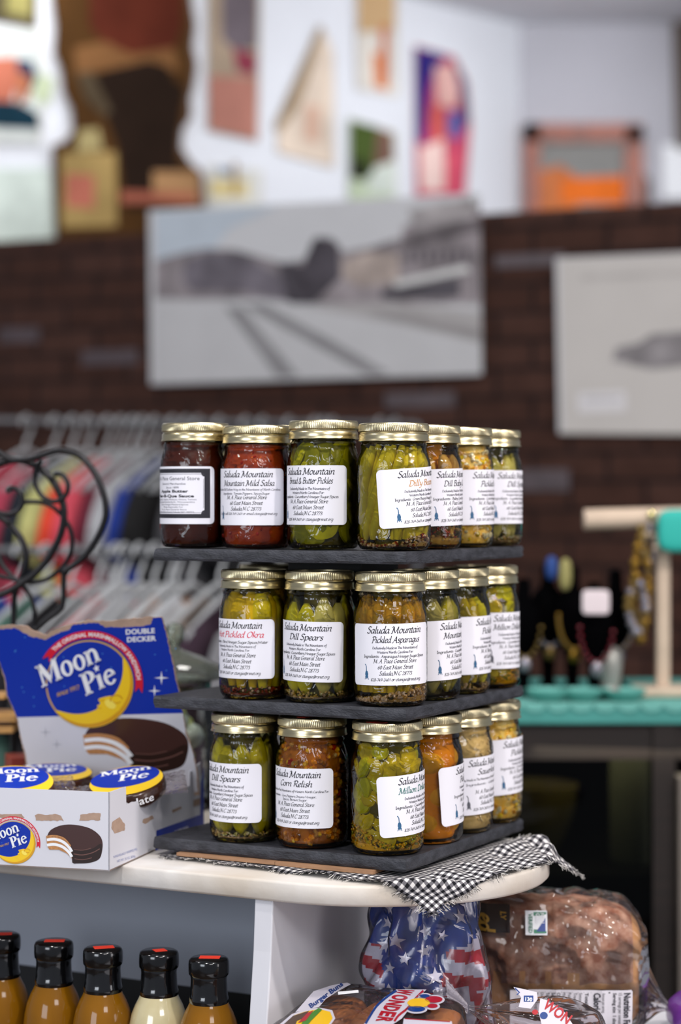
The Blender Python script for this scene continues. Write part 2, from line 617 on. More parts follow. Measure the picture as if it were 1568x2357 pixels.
# ------------------------------------------------------------------ setting
def noise_mix(nt, src, scale, ramp, detail=5):
    n = nt.nodes.new('ShaderNodeTexNoise')
    n.inputs['Scale'].default_value = scale
    n.inputs['Detail'].default_value = detail
    nt.links.new(src, n.inputs['Vector'])
    r = nt.nodes.new('ShaderNodeValToRGB')
    while len(r.color_ramp.elements) < len(ramp):
        r.color_ramp.elements.new(.5)
    for e, (p, c) in zip(r.color_ramp.elements, ramp):
        e.position = p
        e.color = (*lin(c), 1)
    nt.links.new(n.outputs['Fac'], r.inputs[0])
    return r.outputs[0]


# brick partition: nearer to the camera on the right
def plane_frame(d784, p):
    """vertical plane with depth 1/d = (1 + p * tan) / d784"""
    def at(x, y):
        d = d784 / (1 + p * (x - CX) / F)
        return P(x, y, d)
    return at


PK = 90 / 1568 / 640 * F
bw = plane_frame(5.2, PK)
A0, A1 = bw(-500, 600), bw(2100, 600)  # added fill so the things inside show, no known lamp there
ex = Vector((A1.x - A0.x, A1.y - A0.y, 0)).normalized()
en = Vector((ex.y, -ex.x, 0))          # towards the camera
if en.y > 0:
    en = -en
WTOP = EYE + 0.695
m = bpy.data.materials.new('dark_brick')
m.use_nodes = True
nt = m.node_tree
bs = nt.nodes['Principled BSDF']
tc = nt.nodes.new('ShaderNodeTexCoord')
br = nt.nodes.new('ShaderNodeTexBrick')
br.inputs['Color1'].default_value = (*lin('402a23'), 1)
br.inputs['Color2'].default_value = (*lin('4a332c'), 1)
br.inputs['Mortar'].default_value = (*lin('221a1a'), 1)
br.inputs['Scale'].default_value = 1.0
br.inputs['Mortar Size'].default_value = 0.006
br.inputs['Mortar Smooth'].default_value = 0.3
br.inputs['Bias'].default_value = -0.35
br.inputs['Brick Width'].default_value = 0.185
br.inputs['Row Height'].default_value = 0.068
nt.links.new(tc.outputs['UV'], br.inputs['Vector'])
vn = nt.nodes.new('ShaderNodeTexNoise')
vn.inputs['Scale'].default_value = 18
nt.links.new(tc.outputs['UV'], vn.inputs['Vector'])
mxx = nt.nodes.new('ShaderNodeMixRGB')
mxx.blend_type = 'OVERLAY'
mxx.inputs[0].default_value = 0.4
nt.links.new(br.outputs['Color'], mxx.inputs[1])
nt.links.new(vn.outputs['Fac'], mxx.inputs[2])
nt.links.new(mxx.outputs[0], bs.inputs['Base Color'])
bs.inputs['Roughness'].default_value = 0.85
bs.inputs['Specular IOR Level'].default_value = 0.15
bp = nt.nodes.new('ShaderNodeBump')
bp.inputs['Strength'].default_value = 0.6
bp.inputs['Distance'].default_value = 0.01
bp.invert = True
nt.links.new(br.outputs['Fac'], bp.inputs['Height'])
nt.links.new(bp.outputs[0], bs.inputs['Normal'])
M_BRICK = m

g = G()
L = (Vector((A1.x, A1.y, 0)) - Vector((A0.x, A0.y, 0))).length
b0 = Vector((A0.x, A0.y, 0))
uv = []
for (s_, t_, z_) in [(0, 0, 0), (L, 0, 0), (L, 0, WTOP), (0, 0, WTOP), (0, -.11, 0), (L, -.11, 0), (L, -.11, WTOP), (0, -.11, WTOP)]:
    g.v.append(tuple(b0 + ex * s_ + en * t_ + Vector((0, 0, z_))))
    uv.append((s_ - t_, z_ + 0.02))
g.f = [(0, 1, 2, 3), (5, 4, 7, 6), (3, 2, 6, 7), (1, 5, 6, 2), (4, 0, 3, 7)]
g.m = [0] * 5
g.uv = uv
tag(g.build('wall_partition', M_BRICK, smooth=False), 'dark brown brick partition wall behind the counters', None, kind='structure')
# a few paler glazed bricks of the wall, as part of its pattern
M_PALE = mat('pale_brick', '4c4145', .5, var=.2, vscale=30)
g = G()
for (x0, y0, x1, y1) in [(190, 803, 318, 842), (888, 900, 1048, 940), (1140, 580, 1300, 618), (0, 752, 92, 790), (1195, 1080, 1312, 1130)]:
    p0, p1 = bw(x0, y1), bw(x1, y0)
    c = (p0 + p1) / 2 + en * .002
    g.box((0, 0, 0), ((p1 - p0).xy.length, .006, abs(p1.z - p0.z)), M=Matrix.Translation(c) @ Matrix.Rotation(math.atan2(ex.y, ex.x), 4, 'Z'))
tag(g.build('wall_partition_pale_bricks', M_PALE, smooth=False), None, None, kind='structure')

# white side wall of the room beyond, running away to the right
sw = plane_frame(7.2 / 1.0356, -.96)
M_WHITE = mat('white_paint', 'e2e4ea', .6, var=.03, vscale=3)
S0, S1 = sw(-700, 600), sw(1196, 600)
sx = Vector((S1.x - S0.x, S1.y - S0.y, 0)).normalized()
sn = Vector((sx.y, -sx.x, 0))
if sn.y > 0:
    sn = -sn
srot = math.atan2(sx.y, sx.x)
CEIL = 3.235
cen = (S0 + S1) / 2
sl = (S1 - S0).xy.length
g = G().box((0, 0, 0), (sl, .1, CEIL), M=Matrix.Translation((cen.x - sn.x * .05, cen.y - sn.y * .05, CEIL / 2)) @ Matrix.Rotation(srot, 4, 'Z'))
tag(g.build('wall_left', M_WHITE, smooth=False), 'white wall with old posters in the room beyond', None, kind='structure')
BD = S1.y
M_GREYW = mat('grey_white_paint', 'b9b8c0', .6, var=.04, vscale=2)
g = G().box(((S1.x + 3.5) / 2, BD + .05, CEIL / 2), (3.5 - S1.x, .1, CEIL))
tag(g.build('wall_back', M_GREYW, smooth=False), 'grey white far wall with a framed picture', None, kind='structure')
g = G().box((0, 4.5, -.03), (9, 11, .06))
tag(g.build('floor', mat('floor_boards', '5a4636', .45, var=.25, vscale=4, stretch=(1, 12, 1)), smooth=False), 'brown wooden shop floor', None, kind='structure')
g = G().box((0, 5.6, CEIL + .03), (8, 6.0, .06))
tag(g.build('ceiling', mat('ceiling_paint', 'dcdde2', .7, var=.02, vscale=2), smooth=False), 'white ceiling', None, kind='structure')

# ------------------------------------------------------------------ slate tiers
M_SLATE = mat('black_slate', '34353b', .5, var=.35, vscale=60, bump=.5, bscale=260, stretch=(1, 1, 2.5), spec=.4)
M_CHIP = mat('slate_chip', '8a7358', .7)
TIER = (-0.053, -0.213, -0.366)
random.seed(3)


def slate(i, z):
    g = G()
    n = 40
    ring = []
    for side in range(4):
        for k in range(n):
            t = k / n * .305
            ring.append([(t, 0), (.305, t), (.305 - t, .305), (0, .305 - t)][side])
    vs, fs = [], []
    lev = [0, -.003, -.0075, -.0105, -.013]
    for j, dz in enumerate(lev):
        for q, (a, b) in enumerate(ring):
            w_ = noise.noise(Vector((a * 60, b * 60, i * 9 + j * 1.7))) * .0011
            w_ += noise.noise(Vector((a * 220, b * 220, i * 9 + j * 5))) * .0005
            ca, cb = a - .1525, b - .1525
            s_ = 1 + (w_ - (.0012 if j in (0, 4) else 0)) / .16
            vs.append(AB(.1525 + ca * s_, .1525 + cb * s_, z + dz + noise.noise(Vector((a * 30, b * 30, 7 + j))) * .0004))
    N = len(ring)
    for j in range(len(lev) - 1):
        for q in range(N):
            fs.append((j * N + q, j * N + (q + 1) % N, (j + 1) * N + (q + 1) % N, (j + 1) * N + q))
    fs.append(tuple(range(N)))
    fs.append(tuple((len(lev) - 1) * N + q for q in range(N))[::-1])
    return g.add(vs, fs)


stand = empty('slate_tier_stand', AB(.1525, .1525, -.379), -TH, 'three tier square black slate stand loaded with pickle jars on the white shelf', 'display stand')


def adopt(o, parent):
    """keep the world place of o while making it a part of parent"""
    bpy.context.view_layer.update()
    o.parent = parent
    o.matrix_parent_inverse = parent.matrix_world.inverted()
    return o


for i, z in enumerate(TIER):
    adopt(slate(i, z).build('slate_tier', M_SLATE, smooth=True, angle=25), stand)
M_BLK = mat('black_wood', '101012', .6)
for z0, z1 in ((TIER[0] - .013, TIER[1]), (TIER[1] - .013, TIER[2])):
    p = AB(.1525, .1525, (z0 + z1) / 2)
    g = G().box((0, 0, 0), (.092, .092, z0 - z1), M=Matrix.Translation(p) @ Matrix.Rotation(-TH, 4, 'Z'))
    adopt(g.build('support_block', M_BLK, smooth=False, bevel=.002), stand)

# ------------------------------------------------------------------ canning jars
JR, JH = .0385, .1375
M_GLASS = clear_mat('jar_glass', 'f4f7f2', .025, 1.5, 1.0)
M_GLASSB = clear_mat('jar_glass_rippled', 'f4f7f2', .02, 1.5, 1.0, bump=.5, bscale=55)
M_LID = mat('gold_lid', 'ccbf9a', .28, 1.0, var=.08, vscale=30)
M_LAB = mat('label_paper', 'e9e8f0', .55, spec=.3)
M_INK = mat('black_ink', '22212a', .6)
M_GINK = mat('grey_ink', '4a4955', .6)
M_REDINK = mat('red_ink', 'd8435a', .6)
M_TANINK = mat('tan_ink', 'c08a50', .6)
M_GRNINK = mat('green_ink', '2f6f68', .6)
M_STOVE = mat('stove_blue', '2d5f86', .6)
M_STOVEG = mat('stove_grey', '55565f', .6)
M_NEON = mat('neon_sticker', 'ff4530', .5)

body = [(.0300, .0022), (.0325, .0008), (.0352, .0022), (.0374, .0060), (.0384, .0115), (.0385, .018), (.0385, .088), (.0383, .093),
        (.0374, .0985), (.0358, .1035), (.0346, .1075), (.0341, .1105), (.0347, .1122), (.0349, .1135), (.0344, .115), (.0335, .1165), (.0335, .128)]
glass_proto = G().lathe(body, 72, cap=True)


def lid_geo():
    g = G()
    prof = [(.0001, .1352), (.0330, .1352), (.0338, .1358), (.0340, .1371), (.0352, .1375), (.0361, .1368), (.03635, .1358),
            (.03645, .1352), (.03645, .1290), (.0362, .1283), (.0353, .1276), (.0352, .1268), (.0358, .1260), (.03645, .1248), (.0365, .1215),
            (.0366, .1200), (.0373, .1186), (.03735, .1181), (.0368, .1179), (.0360, .1184), (.0350, .119)]
    n = 456
    def rad(i, j):
        if 7 <= j <= 8:
            return 1 + (.0085 if (i // 2) % 2 else 0) * (1 if j in (7, 8) else .5)
        return 1
    g.lathe(prof, n, cap=False, rad=rad)
    return g


lid_proto = lid_geo()


def rnd(a, b):
    return random.uniform(a, b)


def cyl(ang, r, z):
    return Vector((r * math.sin(ang), -r * math.cos(ang), z))


GAIN[0] = (2.5, 2.2, 1.3)
FOOD = dict(
    olive=mat('cucumber_skin', '8a8612', .35, var=.45, vscale=70, hex2='565c0c', stretch=(1, 1, .3)),
    olive2=mat('cucumber_skin_light', 'a9a42a', .35, var=.6, vscale=50, hex2='83840f', stretch=(1, 1, .3)),
    grey=mat('grey_pickle', '8f8a6c', .4, var=.5, vscale=60, hex2='6a664a', stretch=(1, 1, .4)),
    bean=mat('green_bean', '968f26', .35, var=.5, vscale=80, hex2='74701c'),
    bean2=mat('green_bean_dull', '7e7b3c', .35, var=.5, vscale=80, hex2='9a9548'),
    chip=mat('pickle_chip', '7d8210', .32, var=.6, vscale=60, hex2='a7a41c'),
    chip2=mat('pickle_chip_dark', '565c0e', .32, var=.5, vscale=60, hex2='78780f'),
    asp=mat('asparagus', '8a7c10', .38, var=.6, vscale=120, hex2='5d5a0c', stretch=(1, 1, .5)),
    asp2=mat('asparagus_tip', '84661a', .4, var=.6, vscale=150, hex2='4e4a10'),
    okra=mat('okra_pod', 'a39418', .35, var=.5, vscale=70, hex2='7c7410', stretch=(1, 1, .3)),
)
GAIN[0] = (1.6, 1.35, 1.1)
FOOD.update(dict(
    mustard=mat('mustard_seed', 'd2a21a', .3),
    peach=mat('peach_half', 'e8ac20', .35, var=.3, vscale=30, hex2='d89a14'),
    kraut=mat('cabbage_shred', 'd3bd94', .4, var=.3, vscale=60, hex2='b89e6c'),
    relish=mat('relish_core', '946a1c', .4, var=.7, vscale=110, hex2='7c4a14', bump=.5, bscale=150),
    krautc=mat('kraut_core', 'bfa878', .4, var=.5, vscale=110, hex2='a08a50', bump=.5, bscale=120),
    cornc=mat('corn_core', 'e0a032', .4, var=.6, vscale=100, hex2='e8c890', bump=.5, bscale=120),
    syrup=mat('peach_syrup', 'c8900f', .3, var=.3, vscale=30, hex2='a8740a'),
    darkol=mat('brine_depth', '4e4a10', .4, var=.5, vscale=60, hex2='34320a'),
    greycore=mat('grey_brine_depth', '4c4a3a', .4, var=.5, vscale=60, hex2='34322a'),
    relg=mat('relish_piece', 'b8ac1c', .3, var=.5, vscale=80, hex2='848010'),
))
GAIN[0] = (1.15, 1.1, 1.0)
FOOD.update(dict(
    yellow=mat('corn_yellow', 'f8c420', .3), cream=mat('corn_cream', 'f6dcb4', .35),
    garlic=mat('spice_crumb', 'dcbca0', .5, var=.4, vscale=200, hex2='c8a084'),
    babycorn=mat('baby_corn', 'cdaa6a', .4, var=.4, vscale=150, hex2='a5793c'),
    flesh=mat('cucumber_flesh', 'cdc69a', .4, var=.5, vscale=60, hex2='a79f62', stretch=(1, 1, .4)),
    chili=mat('chili_flake', '8c3216', .4),
    orange=mat('corn_orange', 'f0a41e', .3), pepper=mat('red_pepper', 'a8200f', .3),
    tomato=mat('salsa_red', 'a03a10', .35, var=.7, vscale=70, hex2='8c2408', bump=.6, bscale=110),
    tombit=mat('salsa_bit', 'c8581c', .35),
    butter=mat('apple_butter', '541c0a', .3, var=.6, vscale=50, hex2='3a1004', bump=.3, bscale=90),
))
GAIN[0] = (1, 1, 1)
for m_ in FOOD.values():
    m_.node_tree.nodes['Principled BSDF'].inputs['Specular IOR Level'].default_value = .15
BR = {}


def brine_mat(hexc):
    if hexc not in BR:
        BR[hexc] = clear_mat('brine_' + hexc, hexc, .05, 1.2, .15, lift=.5)
    return BR[hexc]


RI = .0371
inner = [(.0300, .0040), (.0340, .0050), (.0360, .0085), (.0370, .0130), (RI, .018), (RI, .088), (.0368, .0930),
         (.0358, .0985), (.0340, .1035), (.0330, .1075), (.0325, .1165)]


def rin(z):
    for (r0, z0), (r1, z1) in zip(inner, inner[1:]):
        if z <= z1:
            return r0 + (r1 - r0) * max(0, (z - z0)) / (z1 - z0)
    return .0325


def inside(g):
    """press the pieces against the inside of the glass, never through it"""
    out = []
    for x, y, z in g.v:
        rr = math.hypot(x, y)
        z = max(z, .0055)
        lim = rin(z) - .0005
        if rr > lim:
            x, y = x * lim / rr, y * lim / rr
        out.append((x, y, z))
    g.v = out


def core(root, m, k=.985, name='filling'):
    g = G().lathe([(r * k, z) for r, z in inner], 48)
    return g.build(name, m, root)


def brine(root, hexc):
    g = G().lathe(inner, 48)
    return g.build('brine', brine_mat(hexc), root)


def bits(root, name, mats, n, z0, z1, size, depth=.003, shape=(1, 1, 1), nu=6, nv=4, pile=None, push=0.0):
    g = G()
    for i in range(n):
        a = rnd(0, 2 * math.pi)
        z = rnd(z0, z1)
        if pile:
            z = z0 + (pile(a) - z0) * rnd(0, 1)
        r = rin(z) - rnd(.0, depth) * .6 - size * .62 + push
        R = Matrix.Rotation(rnd(0, 6), 3, 'X') @ Matrix.Rotation(rnd(0, 6), 3, 'Y')
        q = size * rnd(.7, 1.25)
        g.ball(cyl(a, r, z), (q * shape[0], q * shape[1], q * shape[2]), nu=nu, nv=nv, mi=random.randrange(len(mats)), rot=R)
    if pile or z1 < .02:
        g.m += [0] * 0
        pr = [(.0300, .0042), (.0336, .0052), (.0354, .0088), (.0362, .0120)]
        ht = lambda q: (.55 * (pile(q) if pile else z1))
        b0_ = len(g.v)
        N_ = 40
        for k_, (r_, z_) in enumerate(pr):
            for i in range(N_):
                q = 2 * math.pi * i / N_
                g.v.append((r_ * math.sin(q), -r_ * math.cos(q), min(z_, max(.0044, ht(q))) if k_ else z_))
        for i in range(N_):
            q = 2 * math.pi * i / N_
            g.v.append((.030 * math.sin(q), -.030 * math.cos(q), max(.0046, ht(q) * .9)))
        for j_ in range(len(pr)):
            for i in range(N_):
                g.f.append((b0_ + j_ * N_ + i, b0_ + j_ * N_ + (i + 1) % N_, b0_ + (j_ + 1) * N_ + (i + 1) % N_, b0_ + (j_ + 1) * N_ + i))
                g.m.append(0)
    o = g.build(name, mats, root)
    o['kind'] = 'stuff'
    return o


def spears(root, name, n, skins, r=.0124, z0=.008, z1=.114, flesh='flesh', off=0, pf=.45):
    for i in range(n):
        a = 2 * math.pi * i / n + off + rnd(-.06, .06)
        top = z1 - rnd(0, .012)
        bend = rnd(-.003, .003)
        lean = rnd(-.08, .08)
        path, rad = [], []
        for k in range(11):
            t = k / 10
            z = z0 + (top - z0) * t
            q = r * (1.0 - .75 * abs(2 * t - 1) ** 4)
            path.append(cyl(a + lean * (t - .5), min(rin(z) - q * .93, .0262) + bend * math.sin(t * 3.1), z))
            rad.append(q)
        g = G()
        # wedge section: round skin side and a flat cut side
        vs, fs, ms = [], [], []
        n_ = 12
        spin = rnd(0, 1) < pf
        rot = (math.pi + rnd(-.5, .5)) if spin else rnd(-.4, .4)
        for k, (p, q) in enumerate(zip(path, rad)):
            out = Vector((math.sin(a), -math.cos(a), 0))
            side = Vector((math.cos(a), math.sin(a), 0))
            for j in range(n_):
                th = 2 * math.pi * j / n_
                x, y = math.cos(th), math.sin(th)
                if x < 0:
                    x = x * .55
                X, Y = x * math.cos(rot) - y * math.sin(rot), x * math.sin(rot) + y * math.cos(rot)
                vs.append(p + out * X * q + side * Y * q)
        for k in range(len(path) - 1):
            for j in range(n_):
                j2 = (j + 1) % n_
                fs.append((k * n_ + j, k * n_ + j2, (k + 1) * n_ + j2, (k + 1) * n_ + j))
                g.m.append(0 if (j < 3 or j >= 9) else 1)
        fs.append(tuple(range(n_))[::-1])
        fs.append(tuple((len(path) - 1) * n_ + j for j in range(n_)))
        g.m += [1, 1]
        g.v = [tuple(p) for p in vs]
        g.f = fs
        inside(g)
        g.build(name, [FOOD[random.choice(skins)], FOOD[flesh]], root, angle=80)


def stalks(root, name, n, mats, r, z0, z1, ring=.031, twist=0, kind='bean', jit=.05):
    for i in range(n):
        a = 2 * math.pi * i / n + rnd(-jit, jit)
        tw = twist * rnd(.5, 1.2)
        top = z1 - rnd(0, .008)
        q0 = r * rnd(.85, 1.15)
        path, rad = [], []
        N = 16
        for k in range(N + 1):
            t = k / N
            z = z0 + (top - z0) * t
            rr = min(rin(z) - q0 * (1.55 if kind in ('okra', 'asp') else 1.1), ring)
            path.append(cyl(a + tw * t + .04 * math.sin(5 * t + i), rr - (i % 2) * q0 * .8, z))
            if kind == 'bean':
                q = q0 * (1 - .5 * abs(2 * t - 1) ** 8) * (1 + .07 * math.sin(t * 26 + i))
            elif kind == 'okra':
                q = q0 * (.35 + .95 * math.sin(min(1, t * 1.25 + .12) * math.pi * .5)) * (1 if t < .9 else 1 - (t - .9) * 5)
            elif kind == 'asp':
                q = q0 if t < .6 else q0 * (1 + .42 * math.sin((t - .6) / .4 * math.pi) + .16 * math.sin(t * 70 + i)) * (1 if t < .93 else 1 - (t - .93) * 9)
            else:
                q = q0 * (1 - .6 * abs(2 * t - 1) ** 6)
            rad.append(max(q, q0 * .2))
        g = G()
        g.tube(path, rad, 10 if kind != 'okra' else 12)
        if kind == 'asp':
            for k in range(14):
                t = .62 + .34 * k / 14
                j = int(t * N)
                p = path[j].lerp(path[min(j + 1, N)], t * N - j)
                aa = k * 2.4
                g.ball(p + Vector((math.cos(aa), math.sin(aa), 0)) * q0 * .85, (q0 * .5, q0 * .5, q0 * 1.1), nu=6, nv=4, mi=1)
            g.m = [0 if (i_ < 10 * 9) else 1 for i_ in range(len(g.f))]
        m0 = FOOD[random.choice(mats)]
        inside(g)
        g.build(name, [m0, FOOD['asp2']] if kind == 'asp' else m0, root)


def chips(root, name, n, mats, r=.017, z0=.012, z1=.1):
    k = 0
    layers = 6 if n > 50 else 5
    per = max(1, n // layers)
    for L_ in range(layers):
        for i in range(per):
            z = z0 + (z1 - z0) * (L_ + .5) / layers + rnd(-.006, .006)
            a = 2 * math.pi * (i + .5 * (L_ % 2)) / per + rnd(-.15, .15)
            q = r * rnd(.75, 1.1)
            tilt = rnd(-.4, .4)
            c = cyl(a, rin(z) - .0075, z)
            out = Vector((math.sin(a), -math.cos(a), rnd(-.5, .5))).normalized()
            side = out.cross(Vector((0, 0, 1))).normalized()
            out = (out + side * tilt * .5).normalized()
            prof = [(q * .2, .0026), (q * .8, .0030), (q, .0012), (q * 1.0, -.0012), (q * .8, -.0030), (q * .2, -.0026)]
            g = G()
            qt = out.to_track_quat('Z', 'Y').to_matrix().to_4x4()
            g.lathe([(rr * 1.0, zz) for rr, zz in prof], 20, M=Matrix.Translation(c) @ qt, rad=lambda i2, j2: 1 + .03 * math.sin(i2 * 1.9))
            # keep the slice inside the glass
            out_v = []
            for v in g.v:
                rr = math.hypot(v[0], v[1])
                zz = min(max(v[2], .006), .115)
                lim = rin(zz) - .0006
                if rr > lim:
                    v = (v[0] * lim / rr, v[1] * lim / rr, zz)
                out_v.append((v[0], v[1], zz))
            g.v = out_v
            g.build(name, FOOD[random.choice(mats)], root)
            k += 1


def fill(root, kind):
    if kind == 'butter':
        core(root, FOOD['butter'])
    elif kind == 'salsa':
        core(root, FOOD['tomato'], .95)
        bits(root, 'salsa_pieces', [FOOD['tombit'], FOOD['pepper'], FOOD['tomato']], 160, .008, .108, .0024, .002, (1, 1, .6))
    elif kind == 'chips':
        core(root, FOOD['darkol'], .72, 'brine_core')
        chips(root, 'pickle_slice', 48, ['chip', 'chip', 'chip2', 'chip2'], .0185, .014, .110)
        brine(root, 'd8d060')
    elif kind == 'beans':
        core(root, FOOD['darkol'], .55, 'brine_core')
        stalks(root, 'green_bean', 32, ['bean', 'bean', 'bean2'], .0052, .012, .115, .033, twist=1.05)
        bits(root, 'spice_crumbs', [FOOD['garlic'], FOOD['garlic'], FOOD['babycorn'], FOOD['chili']], 420, .005, .016, .0015, .008, pile=lambda a: .012 + .006 * math.sin(a * 2 + 1), push=.001)
        brine(root, 'e6dc88')
    elif kind == 'babycorn':
        core(root, FOOD['syrup'], .5, 'brine_core')
        stalks(root, 'baby_corn_cob', 14, ['babycorn'], .0072, .014, .106, .029, twist=-.55, kind='cob')
        bits(root, 'spice_crumbs', [FOOD['babycorn'], FOOD['chili'], FOOD['darkol']], 260, .005, .03, .002, .006, pile=lambda a: .018 + .01 * math.sin(a + 2))
        brine(root, 'ecd9a0')
    elif kind == 'corn':
        core(root, FOOD['cornc'], .90)
        bits(root, 'corn_kernels', [FOOD['yellow'], FOOD['yellow'], FOOD['cream'], FOOD['cream'], FOOD['orange']], 520, .007, .11, .0033, .003, (1, .8, .7))
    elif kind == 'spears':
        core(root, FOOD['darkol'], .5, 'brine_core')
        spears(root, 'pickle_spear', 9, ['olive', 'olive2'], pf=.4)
        bits(root, 'spice_crumbs', [FOOD['garlic'], FOOD['babycorn'], FOOD['flesh']], 220, .005, .012, .0014, .006, push=.001)
        brine(root, 'e4da70')
    elif kind == 'greyspears':
        core(root, FOOD['greycore'], .5, 'brine_core')
        spears(root, 'pickle_spear', 8, ['grey', 'grey', 'olive'], flesh='grey')
        brine(root, 'd8d2a8')
    elif kind == 'okra':
        core(root, FOOD['darkol'], .5, 'brine_core')
        stalks(root, 'okra_pod', 12, ['okra', 'okra', 'olive2'], .0092, .012, .115, .0285, kind='okra')
        bits(root, 'spice_crumbs', [FOOD['chili'], FOOD['garlic'], FOOD['chili']], 200, .005, .013, .0015, .006, push=.001)
        brine(root, 'e8d250')
    elif kind == 'asp':
        core(root, FOOD['darkol'], .55, 'brine_core')
        stalks(root, 'asparagus_stalk', 24, ['asp'], .0045, .014, .115, .0325, kind='asp', jit=.03)
        bits(root, 'spice_crumbs', [FOOD['garlic']], 520, .005, .02, .0017, .008, pile=lambda a: .014 + .007 * math.sin(a), push=.001)
        brine(root, 'ecd860')
    elif kind == 'aspb':
        core(root, FOOD['darkol'], .55, 'brine_core')
        stalks(root, 'asparagus_stalk', 14, ['asp', 'olive2'], .0068, .012, .106, .030, kind='bean')
        bits(root, 'spice_crumbs', [FOOD['garlic']], 200, .005, .012, .0015, .006, push=.001)
        brine(root, 'e4dc58')
    elif kind == 'relish':
        core(root, FOOD['darkol'], .82, 'brine_core')
        chips(root, 'cucumber_piece', 72, ['relg', 'chip', 'relg'], .0115, .014, .110)
        bits(root, 'mustard_seeds', [FOOD['mustard'], FOOD['mustard'], FOOD['chip2']], 420, .006, .02, .0012, .004, pile=lambda a: .022 + .01 * math.sin(2 * a), push=.0008)
        brine(root, 'e6dc50')
    elif kind == 'cornrel':
        core(root, FOOD['relish'], .90)
        bits(root, 'corn_kernels', [FOOD['orange'], FOOD['yellow'], FOOD['relish'], FOOD['orange'], FOOD['babycorn']], 460, .007, .11, .0036, .0025, (1, .8, .7))
        bits(root, 'red_pepper_pieces', [FOOD['pepper']], 26, .01, .108, .0042, .001, (1, 1, .5))
        brine(root, 'ecc070')
    elif kind == 'peach':
        core(root, FOOD['syrup'], .80, 'syrup_core')
        for (a, z, q) in [(.5, .088, .022), (2.6, .09, .021), (4.6, .086, .022), (1.4, .052, .0235), (3.6, .053, .0235), (5.6, .05, .0235), (.2, .022, .0225), (2.2, .023, .022), (4.3, .022, .022)]:
            g = G().ball(cyl(a, .0128, z), (q, q, q * .82), nu=24, nv=16)
            g.v = [tuple(Vector(v) * 1) if math.hypot(v[0], v[1]) < rin(max(.006, v[2])) - .0008 else
                   (v[0] * (rin(max(.006, v[2])) - .0008) / math.hypot(v[0], v[1]), v[1] * (rin(max(.006, v[2])) - .0008) / math.hypot(v[0], v[1]), max(v[2], .006)) for v in g.v]
            g.build('peach_half', FOOD['peach'], root)
        brine(root, 'f0c860')
    elif kind == 'kraut':
        core(root, FOOD['krautc'], .93)
        g = G()
        for i in range(190):
            a, z = rnd(0, 6.28), rnd(.008, .108)
            da, dz = rnd(-.3, .3), rnd(-.008, .008)
            path = [cyl(a + da * t + .05 * math.sin(9 * t), rin(z) - .0022, min(.109, max(.007, z + dz * t))) for t in (0, .33, .66, 1)]
            g.tube(path, .0012, 5)
        g.build('cabbage_shreds', FOOD['kraut'], root, kind='stuff')


def label_base(root, tilt=0.0, zc=.054, w_=.098, h_=.063, dx=0.0):
    R = JR + .00025
    g = G()
    n = 56
    rc = .005
    cs = []
    for i in range(n + 1):
        x = -w_ / 2 + w_ * i / n
        cs.append(x)
    ext = [rc * (1 - math.cos(q * math.pi / 2 / 6)) for q in range(6)]
    cs = sorted(set([round(c, 6) for c in cs if abs(c) < w_ / 2 - rc] + [round(s * (w_ / 2 - e), 6) for e in ext for s in (-1, 1)]))
    ct, st = math.cos(tilt), math.sin(tilt)

    def mp(x, y, h):
        X, Y = x * ct - y * st + dx, x * st + y * ct
        p = cyl(X / R, R + h, zc + Y)
        return p
    vs, fs = [], []
    for c in cs:
        e = w_ / 2 - abs(c)
        hh = h_ / 2
        if e < rc:
            hh -= rc - math.sqrt(max(0, rc * rc - (rc - e) ** 2))
        for k in range(5):
            vs.append(mp(c, -hh + 2 * hh * k / 4, 0))
    for i in range(len(cs) - 1):
        for k in range(4):
            fs.append((i * 5 + k, (i + 1) * 5 + k, (i + 1) * 5 + k + 1, i * 5 + k + 1))
    g.add(vs, fs)
    lab = g.build('paper_label', M_LAB, root)
    return lab, mp


def stove(art, x, y, k, m):
    def q(pts):
        art.poly([(x + a * k, y + b * k) for a, b in pts], m)
    q([(-1.4, 3.2), (-1.9, 4.5), (-1.9, 6.5), (-1.2, 8), (1.2, 8), (1.9, 6.5), (1.9, 4.5), (1.4, 3.2)])
    q([(-2.2, 2.4), (-1.8, 3.2), (1.8, 3.2), (2.2, 2.4), (1.4, 1.6), (-1.4, 1.6)])
    q([(-2, 1.7), (-1.2, 1.7), (-1.9, 0), (-2.6, 0)])
    q([(2, 1.7), (1.2, 1.7), (1.9, 0), (2.6, 0)])
    q([(-.4, 1.6), (.4, 1.6), (.3, .4), (-.3, .4)])
    q([(-1.5, 8), (-1.1, 8.7), (1.1, 8.7), (1.5, 8)])
    q([(-.6, 8.7), (.3, 8.7), (.1, 13.4), (-1, 15.6), (-2, 15.8), (-2, 14.9), (-1.4, 14.7), (-.7, 13.2)])


MM = .001


